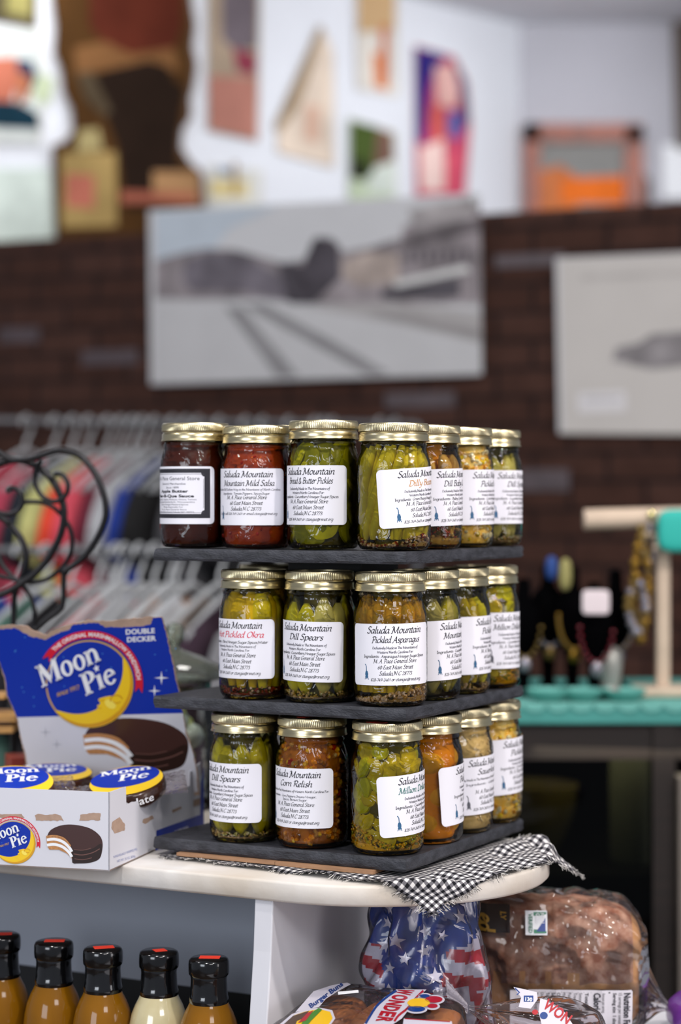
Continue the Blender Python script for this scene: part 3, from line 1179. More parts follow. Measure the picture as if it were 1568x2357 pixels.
def std_label(root, product, ingr, tilt=0, pw=None, col=None, zc=.054, sm=None, style=0, dx=0.0, small=True):
    lab, mp = label_base(root, tilt, zc, dx=dx)
    a = Art()
    T = 31.5
    col = col or M_INK
    a.pen('Saluda Mountain', 4, T - 9.6, 6.6, M_INK, 61, wd=.95, th=.42, n=3)
    a.pen(product, 5.5, T - 19.2, 6.0, col, pw or min(64, 3.1 * len(product)), wd=.95, th=.42, n=3)
    if style == 0:
        a.pen('Exclusively Made in The Mountains of', 4.5, T - 25.8, 2.5, M_GINK, 50, skew=0, wd=1.1, th=.5)
        a.pen('Western North Carolina For:', 4.5, T - 30.2, 2.5, M_GINK, 39, skew=0, wd=1.1, th=.5)
        a.pen('Ingredients : ' + ingr, 4, T - 34.6, 2.8, M_INK, 70, skew=0, wd=1.0, th=.4)
    elif style == 1:
        a.pen('Exclusively Made in The Mountains of Western North Carolina For:', 0, T - 25.4, 2.3, M_INK, 88, skew=0, wd=1.0, th=.4)
        a.pen('Ingredients :  ' + ingr.split('|')[0], 0, T - 30.8, 2.3, M_GINK, 60, skew=0, wd=1.0, th=.4)
        if '|' in ingr:
            a.pen(ingr.split('|')[1], 5, T - 34.3, 2.3, M_GINK, 30, skew=0, wd=1.0, th=.4)
    elif style == 2:
        a.pen('Made the Old Fashion Way in the Mountains of North Carolina', 2, T - 24.6, 2.4, M_GINK, 84, wd=1.0, th=.4)
        a.pen('Ingredients:  Tomato,Peppers, Spices,Sugar', 2, T - 29, 2.3, M_GINK, 58, skew=0, wd=1.0, th=.4)
    elif style == 3:
        a.pen('Ingredients : ' + ingr, 2, T - 25.6, 2.7, M_INK, 78, skew=0, wd=1.0, th=.4)
        a.pen('Exclusively Made in The Mountains of', 2, T - 30, 2.4, M_GINK, 52, skew=0, wd=1.0, th=.4)
        a.pen('Western North Carolina For:', 2, T - 34, 2.4, M_GINK, 40, skew=0, wd=1.0, th=.4)
    dy = 6 if style == 2 else 0
    a.pen('M. A. Pace General Store', 4, T - 40 + dy, 3.9, M_INK, 47, wd=.95, th=.42)
    a.pen('60 East Main Street', 4, T - 46.3 + dy, 3.9, M_INK, 38, wd=.95, th=.42)
    a.pen('Saluda,N.C 28773', 4, T - 52.6 + dy, 3.9, M_INK, 35, wd=.95, th=.42)
    if style == 2:
        a.pen('To order call 828-749-2401 or email:ctangie@rsnet.org', 2, T - 51.5, 2.8, M_GINK, 76, wd=1.0, th=.4)
    else:
        a.pen('828-749-2401 or ctangie@rsnet.org', 5, T - 58.6, 3.2, M_INK, 56, wd=1.0, th=.4)
    stove(a, -28, T - 57, 1.0, sm or M_STOVE)
    a.build('label_print', lambda x, y, h: mp(x * MM, y * MM, h), lab)
    return lab


def butter_label(root, zc=.054):
    lab, mp = label_base(root, 0, zc)
    a = Art()
    f = lambda x, y, h: mp(x * MM, y * MM, h)
    # black frame drawn as strips so that it follows the glass
    for i in range(40):
        x0, x1 = -44 + 88 * i / 40, -44 + 88 * (i + 1) / 40
        if x0 < -38 or x1 > 38:
            a.rect(x0, -25, x1, 29, M_INK)
        else:
            a.rect(x0, 24.5, x1, 29, M_INK)
            a.rect(x0, -25, x1, -20.5, M_INK)
            a.rect(x0, 22.9, x1, 23.3, M_GINK)
            a.rect(x0, -19.3, x1, -18.9, M_GINK)
    for sx_ in (-1, 1):
        for sy_, yy in ((1, 24.5), (-1, -20.5)):
            pts = [(sx_ * 38, yy)] + [(sx_ * (38 - 4.2 * math.cos(t * math.pi / 16)), yy - sy_ * 4.2 * math.sin(t * math.pi / 16)) for t in range(9)]
            a.poly(pts, M_INK)
        a.rect(sx_ * 36.6 - .2, -14, sx_ * 36.6 + .2, 18, M_GINK)
    a.sans('M. A. Pace General Store', 0, 16.5, 5.6, M_GINK, width=64)
    a.sans('General Merchandise', 0, 11.5, 3.2, M_GINK, width=34)
    a.sans('Since 1899', 0, 7.4, 3.2, M_GINK, width=18)
    a.sans('Apple Butter', 0, 3, 4.2, M_INK, bold=.035, width=40)
    a.sans('Bar-B-Que Sauce', 0, -2.2, 4.2, M_INK, bold=.035, width=52)
    for i, t in enumerate(['Ingredients: Apples, Molasses, Onions, Tomato', 'Sauce,Liquid Smoke,Garlic, Worcestershire', 'Sauce,Vinegar,Mustard,Spices', 'Made Especially For', 'M. A. Pace General Store', '60 East Main Street,Saluda,NC 28773']):
        a.sans(t, 0, -5.4 - i * 2.75, 2.2, M_GINK, width=[58, 54, 40, 28, 36, 52][i])
    a.build('label_print', f, lab)
    return lab


# tier, pixel x of the jar's axis, row ('L' left row / 'R' right row), label angle in degrees, filling, label
JARS = [
    (0, 450, 'L', -41, 'butter', 'BUT', 'jar of dark brown apple butter sauce with black bordered label, leftmost on top slate tier'),
    (0, 591, 'L', -25, 'salsa', ('Mountain Mild Salsa', '', 0, 62, None, 2), 'jar of orange red salsa on the top slate tier'),
    (0, 745, 'L', -34, 'chips', ('Bread & Butter Pickles', 'Cucumbers,Vinegar,Sugar,Spices', 0, 54, None, 0), 'jar of dark green pickle chips, third from left on the top slate tier'),
    (0, 907, 'F', 47, 'beans', ('Dilly Beans', 'Green Beans,Vinegar,Sugar,Spices', 4, 42, 'T', 0), 'jar of slanting green beans with tan lettered label at front corner of top tier'),
    (0, .116, 'R', 56, 'babycorn', ('Dill Baby Corn', 'Baby Corn,Vinegar,Spices', 2, 48, None, 0), 'jar of pale baby corn cobs beside the green bean jar on the top tier'),
    (0, .200, 'R', 62, 'corn', ('Pickled Corn', 'Corn,Vinegar,Sugar,Spices', 1, 44, None, 0), 'jar of yellow and cream corn kernels on the top slate tier'),
    (0, .280, 'R', 54, 'spears', ('Dill Spears', 'Cucumbers,Vinegar,Sugar,Spices', 0, 40, None, 0), 'jar of olive pickle spears at the far right end of the top slate tier'),
    (1, 587, 'L', -40, 'okra', ('Hot Pickled Okra', 'Okra,Vinegar,Sugar,Spices,Water', 0, 62, 'R', 3), 'jar of pickled okra pods with red lettered label on the middle slate tier'),
    (1, 736, 'L', -33, 'spears', ('Dill Spears', 'Cucumbers,Vinegar,Sugar,Spices', -1, 40, None, 0), 'jar of pickle spears between the okra and the asparagus on the middle tier'),
    (1, 899, 'F', 2, 'asp', ('Pickled Asparagus', 'Asparagus,Vinegar,Sugar,Spices', 1, 53, None, 0), 'jar of asparagus stalks with pinkish crumbs at its base, front corner of middle tier'),
    (1, .113, 'R', 64, 'greyspears', ('Mountain Jewels', 'Cucumbers,Sweet Spices', 2, 56, None, 0), 'jar of greyish pickle spears just right of the asparagus jar on the middle tier'),
    (1, .191, 'R', 74, 'aspb', ('Pickled Beans', 'Beans,Vinegar,Spices', 1, 46, None, 0), 'jar of thin green stalks second from right on the middle slate tier'),
    (1, .272, 'R', 52, 'relish', ('Million Dollar Relish', 'Cucumbers,Onions,Vinegar', 0, 64, None, 0), 'jar of dark golden green relish at the far right of the middle slate tier'),
    (2, 565, 'L', -46, 'spears', ('Dill Spears', 'Cucumbers,Vinegar,Sugar,Spices', 0, 40, None, 0), 'jar of pickle spears with one long pale spear, leftmost on the bottom slate tier'),
    (2, 719, 'L', -38, 'cornrel', ('Corn Relish', 'Corn,Peppers,Onions Vinegar,|Spices, Brown Sugar', 0, 40, None, 1), 'jar of orange corn relish with red pepper pieces on the bottom slate tier'),
    (2, 892, 'F', 58, 'relish', ('Million Dollar Relish', 'Cucumbers,Onions,Vinegar', 4, 64, 'G', 0), 'jar of cucumber relish with mustard seeds at its base, front corner of bottom tier'),
    (2, .119, 'R', 92, 'peach', ('Pickled Peaches', 'Peaches,Vinegar,Sugar', 4, 48, None, 0), 'jar of whole orange peach halves on the bottom slate tier'),
    (2, .199, 'R', 56, 'kraut', ('Sauerkraut', 'Cabbage,Salt', 3, 42, None, 1), 'jar of pale shredded sauerkraut on the bottom slate tier'),
    (2, .280, 'R', 66, 'corn', ('Pickled Corn', 'Corn,Vinegar,Sugar,Spices', 3, 44, None, 0), 'jar of yellow corn kernels at the far right of the bottom slate tier'),
]
random.seed(11)
glass_me = lid_me = None
LIDDATA = {}


def make_jar(pos, rz, kind, label_spec, text, k=1.0, zc=.054, sticker=None):
    root = empty('canning_jar', pos, rz, text, 'jar', 'labelled canning jars on the slate tiers')
    if 'glass' not in LIDDATA:
        o = glass_proto.build('glass_jar', M_GLASSB, root)
        LIDDATA['glass'] = o
        o2 = lid_proto.build('screw_lid', M_LID, root, angle=30)
        LIDDATA['lid'] = o2
    else:
        o = LIDDATA['glass'].copy()
        o.parent = root
        COL.objects.link(o)
        o2 = LIDDATA['lid'].copy()
        o2.parent = root
        COL.objects.link(o2)
    o2.rotation_euler = (0, 0, rnd(0, 6))
    if sticker is not None:
        gs = G().box((sticker[0], sticker[1], .1354), (.02, .012, .0004), rz=.4)
        s_ = gs.build('price_sticker', M_NEON, o2, smooth=False)
        s_['label'] = 'small orange red price sticker'
    fill(root, kind)
    if label_spec == 'BUT':
        butter_label(root, zc)
    elif label_spec:
        p_, ing, tl, pw, c_, st_ = label_spec
        c_ = {'T': M_TANINK, 'R': M_REDINK, 'G': M_GRNINK, None: None}[c_]
        std_label(root, p_, ing, math.radians(tl), pw, c_, zc, sm=M_STOVEG if kind in ('kraut',) or (kind == 'relish' and 'golden' in text) else None, style=st_)
    root.scale = (1, 1, k)
    return root


for (t, x, row, ang, kind, spec, text) in JARS:
    if row == 'L':
        b = .036
        a = solve_a(x, b)
    elif row == 'F':
        b = .036
        a = max(.031, solve_a(x, b))
    else:
        b = x
        a = .0325
    p = AB(a, b, TIER[t] + .0006)
    face = -math.atan2(p.x, p.y)
    kz = {0: .955, 1: 1.0, 2: .99}[t]
    if t == 0 and kind in ('butter', 'chips'):
        kz = .985
    zc = .054 if t else .058
    if (t, kind) == (2, 'corn'):
        zc = .066
    st = (0, -.012) if (t in (1, 2) and kind in ('spears', 'asp', 'relish', 'cornrel', 'greyspears')) else None
    make_jar(p, face + math.radians(ang), kind, spec, text, kz, zc, st)
# jars of the hidden rows that show between the others
make_jar(AB(.232, .150, TIER[0] + .0006), 2.5, 'spears', None, 'jar behind the salsa and the pickle chips on the top tier, only its lid showing', .98)
make_jar(AB(.262, .182, TIER[1] + .0006), 2.8, 'aspb', None, 'jar behind the okra jar on the middle tier, only its lid edge showing', 1.0)


# ------------------------------------------------------------------ white gondola shelf
M_SHELF = mat('white_painted_wood', 'e6e3df', .5, var=.7, vscale=7, hex2='c2b29c', stretch=(1, 1, 1), bump=.25, bscale=70)
M_PANEL = mat('white_painted_panel', 'dedee4', .55, var=.10, vscale=6, stretch=(1, 1, .3), bump=.2, bscale=40)
M_BACKP = mat('grey_blue_panel', 'a3a8b4', .6, var=.04, vscale=5)
ZS = -.3865
SCN, SR = (.100, .123), .191


def outline(cx, cy, r, left=1.05, n=40, grow=0):
    pts = [(left, cy - r - grow)]
    for i in range(n + 1):
        q = -math.pi / 2 - math.pi * i / n
        pts.append((cx + (r + grow) * math.cos(q), cy + (r + grow) * math.sin(q)))
    pts.append((left, cy + r + grow))
    return pts


def board(name, z0, z1, pts, m, parent, inset=.003):
    """flat board of a given outline with an eased edge"""
    g = G()
    n = len(pts)
    cx = sum(p[0] for p in pts) / n
    cy = sum(p[1] for p in pts) / n
    lv = [(z0, 0), (z0, 0)]
    vs = []
    rows = [(z1, inset), (z1 - inset * .3, inset * .3), (z1 - inset, 0), (z0 + inset, 0), (z0, inset)]
    for z, ins in rows:
        for a, b in pts:
            da, db = a - SCN[0], b - SCN[1]
            l = math.hypot(da, db)
            vs.append(AB(a - da / l * ins, b - db / l * ins, z))
    fs = []
    for j in range(len(rows) - 1):
        for i in range(n):
            fs.append((j * n + i, j * n + (i + 1) % n, (j + 1) * n + (i + 1) % n, (j + 1) * n + i))
    fs.append(tuple(range(n)))
    fs.append(tuple((len(rows) - 1) * n + i for i in range(n))[::-1])
    g.add(vs, fs)
    return adopt(g.build(name, m, angle=50), parent)


gond = empty('shelf_unit', AB(.5, .123, -EYE), -TH, 'white painted wooden shelf unit with rounded end, carrying the pickle display', 'shelf unit')
board('top_shelf', ZS - .0215, ZS, outline(*SCN, SR), M_SHELF, gond)
board('lower_shelf', -.70, -.68, [(1.05, -.12), (.125, -.12), (.125, .12), (1.05, .12)], M_BLK, gond)
# divider panel, its front edge sloping forward towards the bottom
pa0, pa1 = solve_a(629, -.062), solve_a(587, -.062)
g = G()
prof = [(-.0625, ZS - .0215), (-.066, -.46), (-.078, -.56), (-.098, -.72), (-.098, -EYE), (.30, -EYE), (.30, ZS - .0215)]
vs = [AB(pa0, b, z) for b, z in prof] + [AB(pa1, b, z) for b, z in prof]
n = len(prof)
g.add(vs, [tuple(range(n)), tuple(range(n, 2 * n))[::-1]] + [(i, (i + 1) % n, n + (i + 1) % n, n + i) for i in range(n)])
adopt(g.build('divider_panel', M_PANEL, smooth=False, bevel=.0015), gond)
g = G()
g.add([AB(a, b, z) for a in (pa1, 1.05) for b in (.118, .128) for z in (-.556, ZS - .0215)],
      [(0, 1, 3, 2), (4, 6, 7, 5), (0, 4, 5, 1), (2, 3, 7, 6), (0, 2, 6, 4), (1, 5, 7, 3)])
adopt(g.build('back_panel', M_BACKP, smooth=False), gond)
g = G()
g.add([AB(a, b, z) for a in (pa1, 1.05) for b in (.116, .130) for z in (-EYE, -.556)],
      [(0, 1, 3, 2), (4, 6, 7, 5), (0, 4, 5, 1), (2, 3, 7, 6), (0, 2, 6, 4), (1, 5, 7, 3)])
adopt(g.build('kick_panel', M_BLK, smooth=False), gond)

# cardboard sheet under the lowest tier
M_KRAFT = mat('kraft_cardboard', 'a87f5e', .8, var=.15, vscale=30, stretch=(1, 1, 6))
g = G()
for a0, a1, dz in ((.035, .150, 0), (.1505, .272, .0004)):
    g.add([AB(a, b, z) for a in (a0, a1) for b in (-.006, .20) for z in (-.3834 + dz, -.3796)],
          [(0, 1, 3, 2), (4, 6, 7, 5), (0, 4, 5, 1), (2, 3, 7, 6), (0, 2, 6, 4), (1, 5, 7, 3)])
tag(g.build('cardboard_sheet', M_KRAFT, smooth=False), 'folded brown cardboard sheet packed under the lowest slate tier', 'cardboard')

# gingham cloth
m = bpy.data.materials.new('gingham_cloth')
m.use_nodes = True
nt = m.node_tree
bs = nt.nodes['Principled BSDF']
bs.inputs['Roughness'].default_value = .9
bs.inputs['Specular IOR Level'].default_value = .1
tc = nt.nodes.new('ShaderNodeTexCoord')
sp = nt.nodes.new('ShaderNodeSeparateXYZ')
nt.links.new(tc.outputs['UV'], sp.inputs[0])


def stripe(out):
    f1 = nt.nodes.new('ShaderNodeMath')
    f1.operation = 'MULTIPLY'
    f1.inputs[1].default_value = 1 / .0078
    nt.links.new(out, f1.inputs[0])
    f2 = nt.nodes.new('ShaderNodeMath')
    f2.operation = 'FRACT'
    nt.links.new(f1.outputs[0], f2.inputs[0])
    f3 = nt.nodes.new('ShaderNodeMath')
    f3.operation = 'GREATER_THAN'
    f3.inputs[1].default_value = .5
    nt.links.new(f2.outputs[0], f3.inputs[0])
    return f3.outputs[0]


ad = nt.nodes.new('ShaderNodeMath')
ad.operation = 'ADD'
nt.links.new(stripe(sp.outputs[0]), ad.inputs[0])
nt.links.new(stripe(sp.outputs[1]), ad.inputs[1])
dv = nt.nodes.new('ShaderNodeMath')
dv.operation = 'MULTIPLY'
dv.inputs[1].default_value = .5
nt.links.new(ad.outputs[0], dv.inputs[0])
r = nt.nodes.new('ShaderNodeValToRGB')
r.color_ramp.interpolation = 'CONSTANT'
r.color_ramp.elements[0].color = (*lin('1c1c20'), 1)
r.color_ramp.elements[1].position = .25
r.color_ramp.elements[1].color = (*lin('6e6c70'), 1)
e = r.color_ramp.elements.new(.75)
e.color = (*lin('dcd9d6'), 1)
nt.links.new(dv.outputs[0], r.inputs[0])
nt.links.new(r.outputs[0], bs.inputs['Base Color'])
M_GING = m
CC = Vector((-.066, -.050))
E1 = Vector((.9935, .113)).normalized()
E2 = Vector((-.128, .9918)).normalized()


def cloth_pt(s, t, lift=0.0):
    q = CC + E1 * s + E2 * t
    d = Vector((q.x - SCN[0], q.y - SCN[1]))
    l = d.length
    e = l - (SR + .001)
    top = ZS + .0014 + lift
    inside_board = -.004 < q.x < .31 and -.004 < q.y < .31
    rp = 0
    if not inside_board:
        w_ = min(1, max(0, -q.x) / .03 + max(0, -q.y) / .03)
        rp = w_ * (.0022 + .0022 * math.sin(q.x * 70 + q.y * 95 + 1.2 * math.sin(q.y * 30))) + w_ * .0012 * math.sin(q.y * 210 - q.x * 60)
        if t > .20:
            rp += w_ * .0045 * (1 + math.sin(q.x * 130 + q.y * 60)) * min(1, (t - .20) / .04)
    if q.x > .1 or e <= 0:
        if q.x > .1 and q.y < SCN[1] - SR:
            e = SCN[1] - SR - q.y
        return AB(q.x, q.y, top + rp)
    u = d / l
    drop = .66 if t < .15 else .62
    flare = .12 if t < .15 else .75
    rr = SR + .002 + flare * e
    fl = .0018 * math.sin(s * 120 + t * 140)
    return AB(SCN[0] + u.x * (rr + fl), SCN[1] + u.y * (rr + fl), top + rp * max(0, 1 - e / .01) - drop * max(0, e - .002))


g = G()
NS, NT = 120, 110
SW, TW = .36, .305
uv = []
for i in range(NS + 1):
    for j in range(NT + 1):
        s_, t_ = SW * i / NS, TW * j / NT
        wob = .0012 * math.sin(t_ * 90) if i == 0 else 0
        g.v.append(tuple(cloth_pt(s_ + wob, t_)))
        uv.append((s_, t_))
for i in range(NS):
    for j in range(NT):
        k = i * (NT + 1) + j
        g.f.append((k, k + NT + 1, k + NT + 2, k + 1))
        g.m.append(0)
g.uv = uv
cloth = g.build('gingham_cloth', M_GING)
md = cloth.modifiers.new('thick', 'SOLIDIFY')
md.thickness = .0006
tag(cloth, 'black and white checked cloth with frayed edges under the slate display', 'cloth')
random.seed(5)
M_TH_W = mat('thread_white', 'd8d4cf', .9)
M_TH_B = mat('thread_black', '2a2a2e', .9)
g = G()


def fringe(s, t, ds, dt):
    p = cloth_pt(s, t)
    p2 = cloth_pt(s + ds * .003, t + dt * .003)
    dirn = (p2 - p).normalized() if (p2 - p).length > 1e-6 else Vector((0, 0, -1))
    L_ = rnd(.003, .007)
    side = Vector((rnd(-1, 1), rnd(-1, 1), rnd(-.6, .8))) * .45
    pts = [p, p + dirn * L_ * .5 + side * L_ * .3, p + (dirn + side) * L_]
    pts = [Vector((q.x, q.y, max(q.z, EYE + ZS + .0006)) if abs(p.z - EYE - ZS) < .004 else q) for q in pts]
    g.tube(pts, .00022, 4, mi=random.randrange(2), cap=False)


for i in range(420):
    s_ = rnd(0, SW)
    fringe(s_, 0, 0, -1)
for i in range(380):
    t_ = rnd(0, TW)
    fringe(0, t_, -1, 0)
for i in range(260):
    fringe(rnd(0, .12), TW, 0, 1)
o = g.build('frayed_threads', [M_TH_W, M_TH_B], cloth, kind='stuff')

# ------------------------------------------------------------------ sandwich box
M_BOXW = mat('box_white_card', 'd4d4dc', .45, spec=.4)
M_KR = mat('torn_kraft', 'a98e7c', .9, var=.12, vscale=80)
M_BLUE = mat('print_blue', '042ea2', .45, spec=.3)
M_BLUE2 = mat('print_light_blue', '3f86cf', .4)
M_WHT = mat('print_white', 'eef0f4', .45)
M_RED = mat('print_red', 'd01030', .4)
M_GOLD = mat('print_gold', 'c8a050', .4)
M_YEL = mat('print_yellow', 'f2c81c', .4)
M_YEL2 = mat('print_deep_yellow', 'd59a14', .45)
M_YEL3 = mat('print_pale_yellow', 'ffe25c', .45)
M_CHOC = mat('print_chocolate', '3f2320', .35, coat=.1)
M_CHOC2 = mat('print_dark_chocolate', '26130f', .35, coat=.1)
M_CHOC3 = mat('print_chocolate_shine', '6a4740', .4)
M_BISC = mat('print_biscuit', 'b98250', .6, var=.2, vscale=500)
M_PALEG = mat('print_pale_grey', 'b2b3bd', .5)
M_PALEB = mat('print_pale_blue', '8d97c2', .5)
FX, DY = Vector((-.9636, .267, 0)), Vector((.267, .9636, 0))
C0 = Vector((-.240, 2.158, EYE + ZS + .0008))
T_ = .0012


def rayplane(p0, n, off=0):
    def f(x, y, h):
        d = Vector(((x - CX) / F, 1, -(y - HY) / F))
        o = Vector((0, 0, EYE))
        t = (p0 - o).dot(n) / d.dot(n)
        return o + d * t + n * (h + off)
    return f


box = empty('snack_box', C0 + FX * .13 + DY * .14, math.atan2(FX.y, FX.x) + math.pi, 'open white and blue card box of chocolate marshmallow sandwiches with torn standing lid', 'snack box')


def bx(s, t, z):
    return C0 + FX * s + DY * t + Vector((0, 0, z))


def sheet(g, quad, nrm, th=T_, mi=0):
    v = [Vector(p) for p in quad]
    n = len(v)
    g.add(v + [p + nrm * th for p in v], [tuple(range(n)), tuple(range(n, 2 * n))[::-1]] + [(i, (i + 1) % n, n + (i + 1) % n, n + i) for i in range(n)], mi)


BW, BD_, = .262, .285
g = G()
sheet(g, [bx(0, 0, 0), bx(BW, 0, 0), bx(BW, 0, .082), bx(0, 0, .082)], DY)
adopt(g.build('front_wall', M_BOXW, smooth=False), box)
g = G()
sheet(g, [bx(0, 0, 0), bx(0, 0, .082), bx(0, .047, .0815), bx(0, .048, .0625), bx(0, .247, .0560), bx(0, .248, .0715), bx(0, BD_, .078), bx(0, BD_, 0)], FX)
adopt(g.build('side_wall', M_BOXW, smooth=False), box)
g = G()
sheet(g, [bx(BW, 0, 0), bx(BW, 0, .082), bx(BW, .047, .0815), bx(BW, .048, .0625), bx(BW, BD_, .056), bx(BW, BD_, 0)], -FX)
adopt(g.build('side_wall', M_BOXW, smooth=False), box)
g = G()
sheet(g, [bx(0, 0, 0), bx(BW, 0, 0), bx(BW, BD_, 0), bx(0, BD_, 0)], Vector((0, 0, 1)))
sheet(g, [bx(0, BD_, 0), bx(BW, BD_, 0), bx(BW, BD_, .055), bx(0, BD_, .055)], -DY)
adopt(g.build('tray_base', M_KR, smooth=False), box)
# standing torn lid leaning a little forward
LEAN = math.radians(20)
hp = bx(0, BD_ - .004, 0)
up = Vector((0, 0, 1)) * math.cos(LEAN) - DY * math.sin(LEAN)
hn = FX.cross(up)
if hn.y > 0:
    hn = -hn
hm = rayplane(hp, hn)


def rag(pts, amp=1.2, step=7, seed=1, closed=True):
    out = []
    n = len(pts)
    for i in range(n if closed else n - 1):
        x0, y0 = pts[i]
        x1, y1 = pts[(i + 1) % n]
        L_ = math.hypot(x1 - x0, y1 - y0)
        k = max(1, int(L_ / step))
        for j in range(k):
            t = j / k
            w_ = amp * (noise.noise(Vector((x0 + (x1 - x0) * t, y0 + (y1 - y0) * t, seed)) * .31) + .6 * noise.noise(Vector((x0 + (x1 - x0) * t, y0 + (y1 - y0) * t, seed + 5)) * .9))
            nx, ny = -(y1 - y0) / L_, (x1 - x0) / L_
            out.append((x0 + (x1 - x0) * t + nx * w_, y0 + (y1 - y0) * t + ny * w_))
    return out


topk = [(-60, 1450), (-5, 1441), (30, 1439), (65, 1441), (74, 1451), (90, 1456), (106, 1461), (126, 1449), (160, 1438), (200, 1428), (250, 1430), (300, 1424), (340, 1421), (374, 1420)]
rightk = [(379, 1440), (387, 1465), (393, 1500), (401, 1530), (406, 1560), (413, 1590), (421, 1640), (431, 1690), (445, 1730), (455, 1775), (460, 1830)]
leftk = [(85, 1830), (64, 1790), (57, 1740), (47, 1700), (39, 1655), (27, 1628), (14, 1600), (9, 1560), (-2, 1525), (-30, 1480)]
card = rag(topk + rightk + leftk, 1.6, 5, 2)
g = G()
g.prism(card, hm, -.0012, 0)
hdr = adopt(g.build('torn_lid', M_KR, smooth=False, ), box)
A = Art()
blue = rag([(-62, 1458), (-5, 1449), (35, 1446), (70, 1465), (104, 1473), (128, 1460), (160, 1449), (168, 1438), (225, 1433), (240, 1443), (290, 1444), (330, 1441), (346, 1437), (352, 1422), (373, 1421.5),
            (377, 1440), (384, 1466), (391, 1500), (398, 1530), (404, 1560), (411, 1590), (420, 1641.5)], 2.0, 4, 9, closed=False) + [(421, 1641.5), (39.5, 1651)] + \
    rag([(39, 1650), (29, 1627), (17, 1600), (12, 1560), (0, 1525), (-32, 1482)], 1.2, 5, 12, closed=False)
A.poly(blue, M_BLUE, 1)
A.poly([(421, 1641.5)] + rag([(421, 1642), (428, 1690), (443, 1730), (452, 1775), (456, 1828)], 1.5, 5, 4, closed=False) + [(88, 1828)] + rag([(67, 1790), (60, 1740), (49, 1700), (41, 1655)], 1.2, 5, 5, closed=False) + [(39.5, 1651)], M_WHT if False else M_BOXW, 1)


def ringshape(art, cx, cy, rx, ry, ix, iy, m, a0=0, a1=360, layer=3, ox=0, oy=0, n=36):
    vs, fs = [], []
    for i in range(n + 1):
        q = math.radians(a0 + (a1 - a0) * i / n)
        vs += [(cx + rx * math.cos(q), cy + ry * math.sin(q)), (cx + ox + ix * math.cos(q), cy + oy + iy * math.sin(q))]
    fs = [(2 * i, 2 * i + 1, 2 * i + 3, 2 * i + 2) for i in range(n)]
    art.shape(vs, fs, m, layer)


def seg(art, x0, y0, x1, y1, th, m, layer):
    L_ = math.hypot(x1 - x0, y1 - y0)
    nx, ny = -(y1 - y0) / L_ * th / 2, (x1 - x0) / L_ * th / 2
    art.shape([(x0 + nx, y0 + ny), (x0 - nx, y0 - ny), (x1 - nx, y1 - ny), (x1 + nx, y1 + ny)], [(0, 1, 2, 3)], m, layer)


def star(art, cx, cy, r, m, layer, n=5, inner_=.42, rot=0):
    pts = []
    for i in range(2 * n):
        q = math.pi / 2 + rot + math.pi * i / n
        rr = r if i % 2 == 0 else r * inner_
        pts.append((cx + rr * math.cos(q), cy + rr * math.sin(q)))
    art.poly(pts, m, layer)


def serif_word(word, m, layer):
    """heavy old-style serif lettering, cap height 8"""
    a = Art()
    x = 0
    for c in word:
        if c == 'M':
            seg(a, x + 1.3, 0, x + 1.3, 7.8, .9, m, layer)
            a.poly([(x, 8), (x + 2.6, 8), (x + 5.4, 2.4), (x + 4.6, 0)], m, layer)
            a.poly([(x + 7.4, 8), (x + 8.2, 8), (x + 5.4, 1.6), (x + 4.4, .6)], m, layer)
            seg(a, x + 8.3, 0, x + 8.3, 8, 2.0, m, layer)
            for q in ((0, 2.7, .3), (6.8, 9.9, .3), (-.3, 1.6, 7.7), (8, 9.8, 7.7)):
                seg(a, x + q[0], q[2], x + q[1], q[2], .6, m, layer)
            x += 10.2
        elif c == 'o':
            ringshape(a, x + 2.8, 2.6, 2.8, 2.85, 1.15, 2.15, m, layer=layer)
            x += 5.9
        elif c == 'n':
            seg(a, x + 1.3, 0, x + 1.3, 5.2, 1.7, m, layer)
            ringshape(a, x + 3.2, 2.9, 2.5, 2.5, .9, 1.6, m, 0, 150, layer)
            seg(a, x + 4.9, 0, x + 4.9, 3.1, 1.7, m, layer)
            for q in ((0, 2.7, .25), (3.6, 6.3, .25), (-.2, 1.4, 4.95)):
                seg(a, x + q[0], q[2], x + q[1], q[2], .55, m, layer)
            x += 6.6
        elif c == 'P':
            seg(a, x + 1.6, 0, x + 1.6, 8, 2.0, m, layer)
            ringshape(a, x + 2.6, 5.8, 3.4, 2.25, 1.5, 1.65, m, -95, 95, layer)
            for q in ((0, 3.4, .3), (-.2, 2.6, 7.7)):
                seg(a, x + q[0], q[2], x + q[1], q[2], .6, m, layer)
            x += 6.2
        elif c == 'i':
            seg(a, x + 1.3, 0, x + 1.3, 5.2, 1.8, m, layer)
            for q in ((0, 2.7, .25), (-.2, 1.3, 4.95)):
                seg(a, x + q[0], q[2], x + q[1], q[2], .55, m, layer)
            star(a, x + 1.5, 7.5, 1.5, m, layer)
            x += 3.1
        elif c == 'e':
            ringshape(a, x + 2.7, 2.6, 2.7, 2.85, 1.2, 2.1, m, 10, 325, layer)
            seg(a, x + 1, 2.9, x + 5.2, 3.2, .7, m, layer)
            x += 5.6
    return a


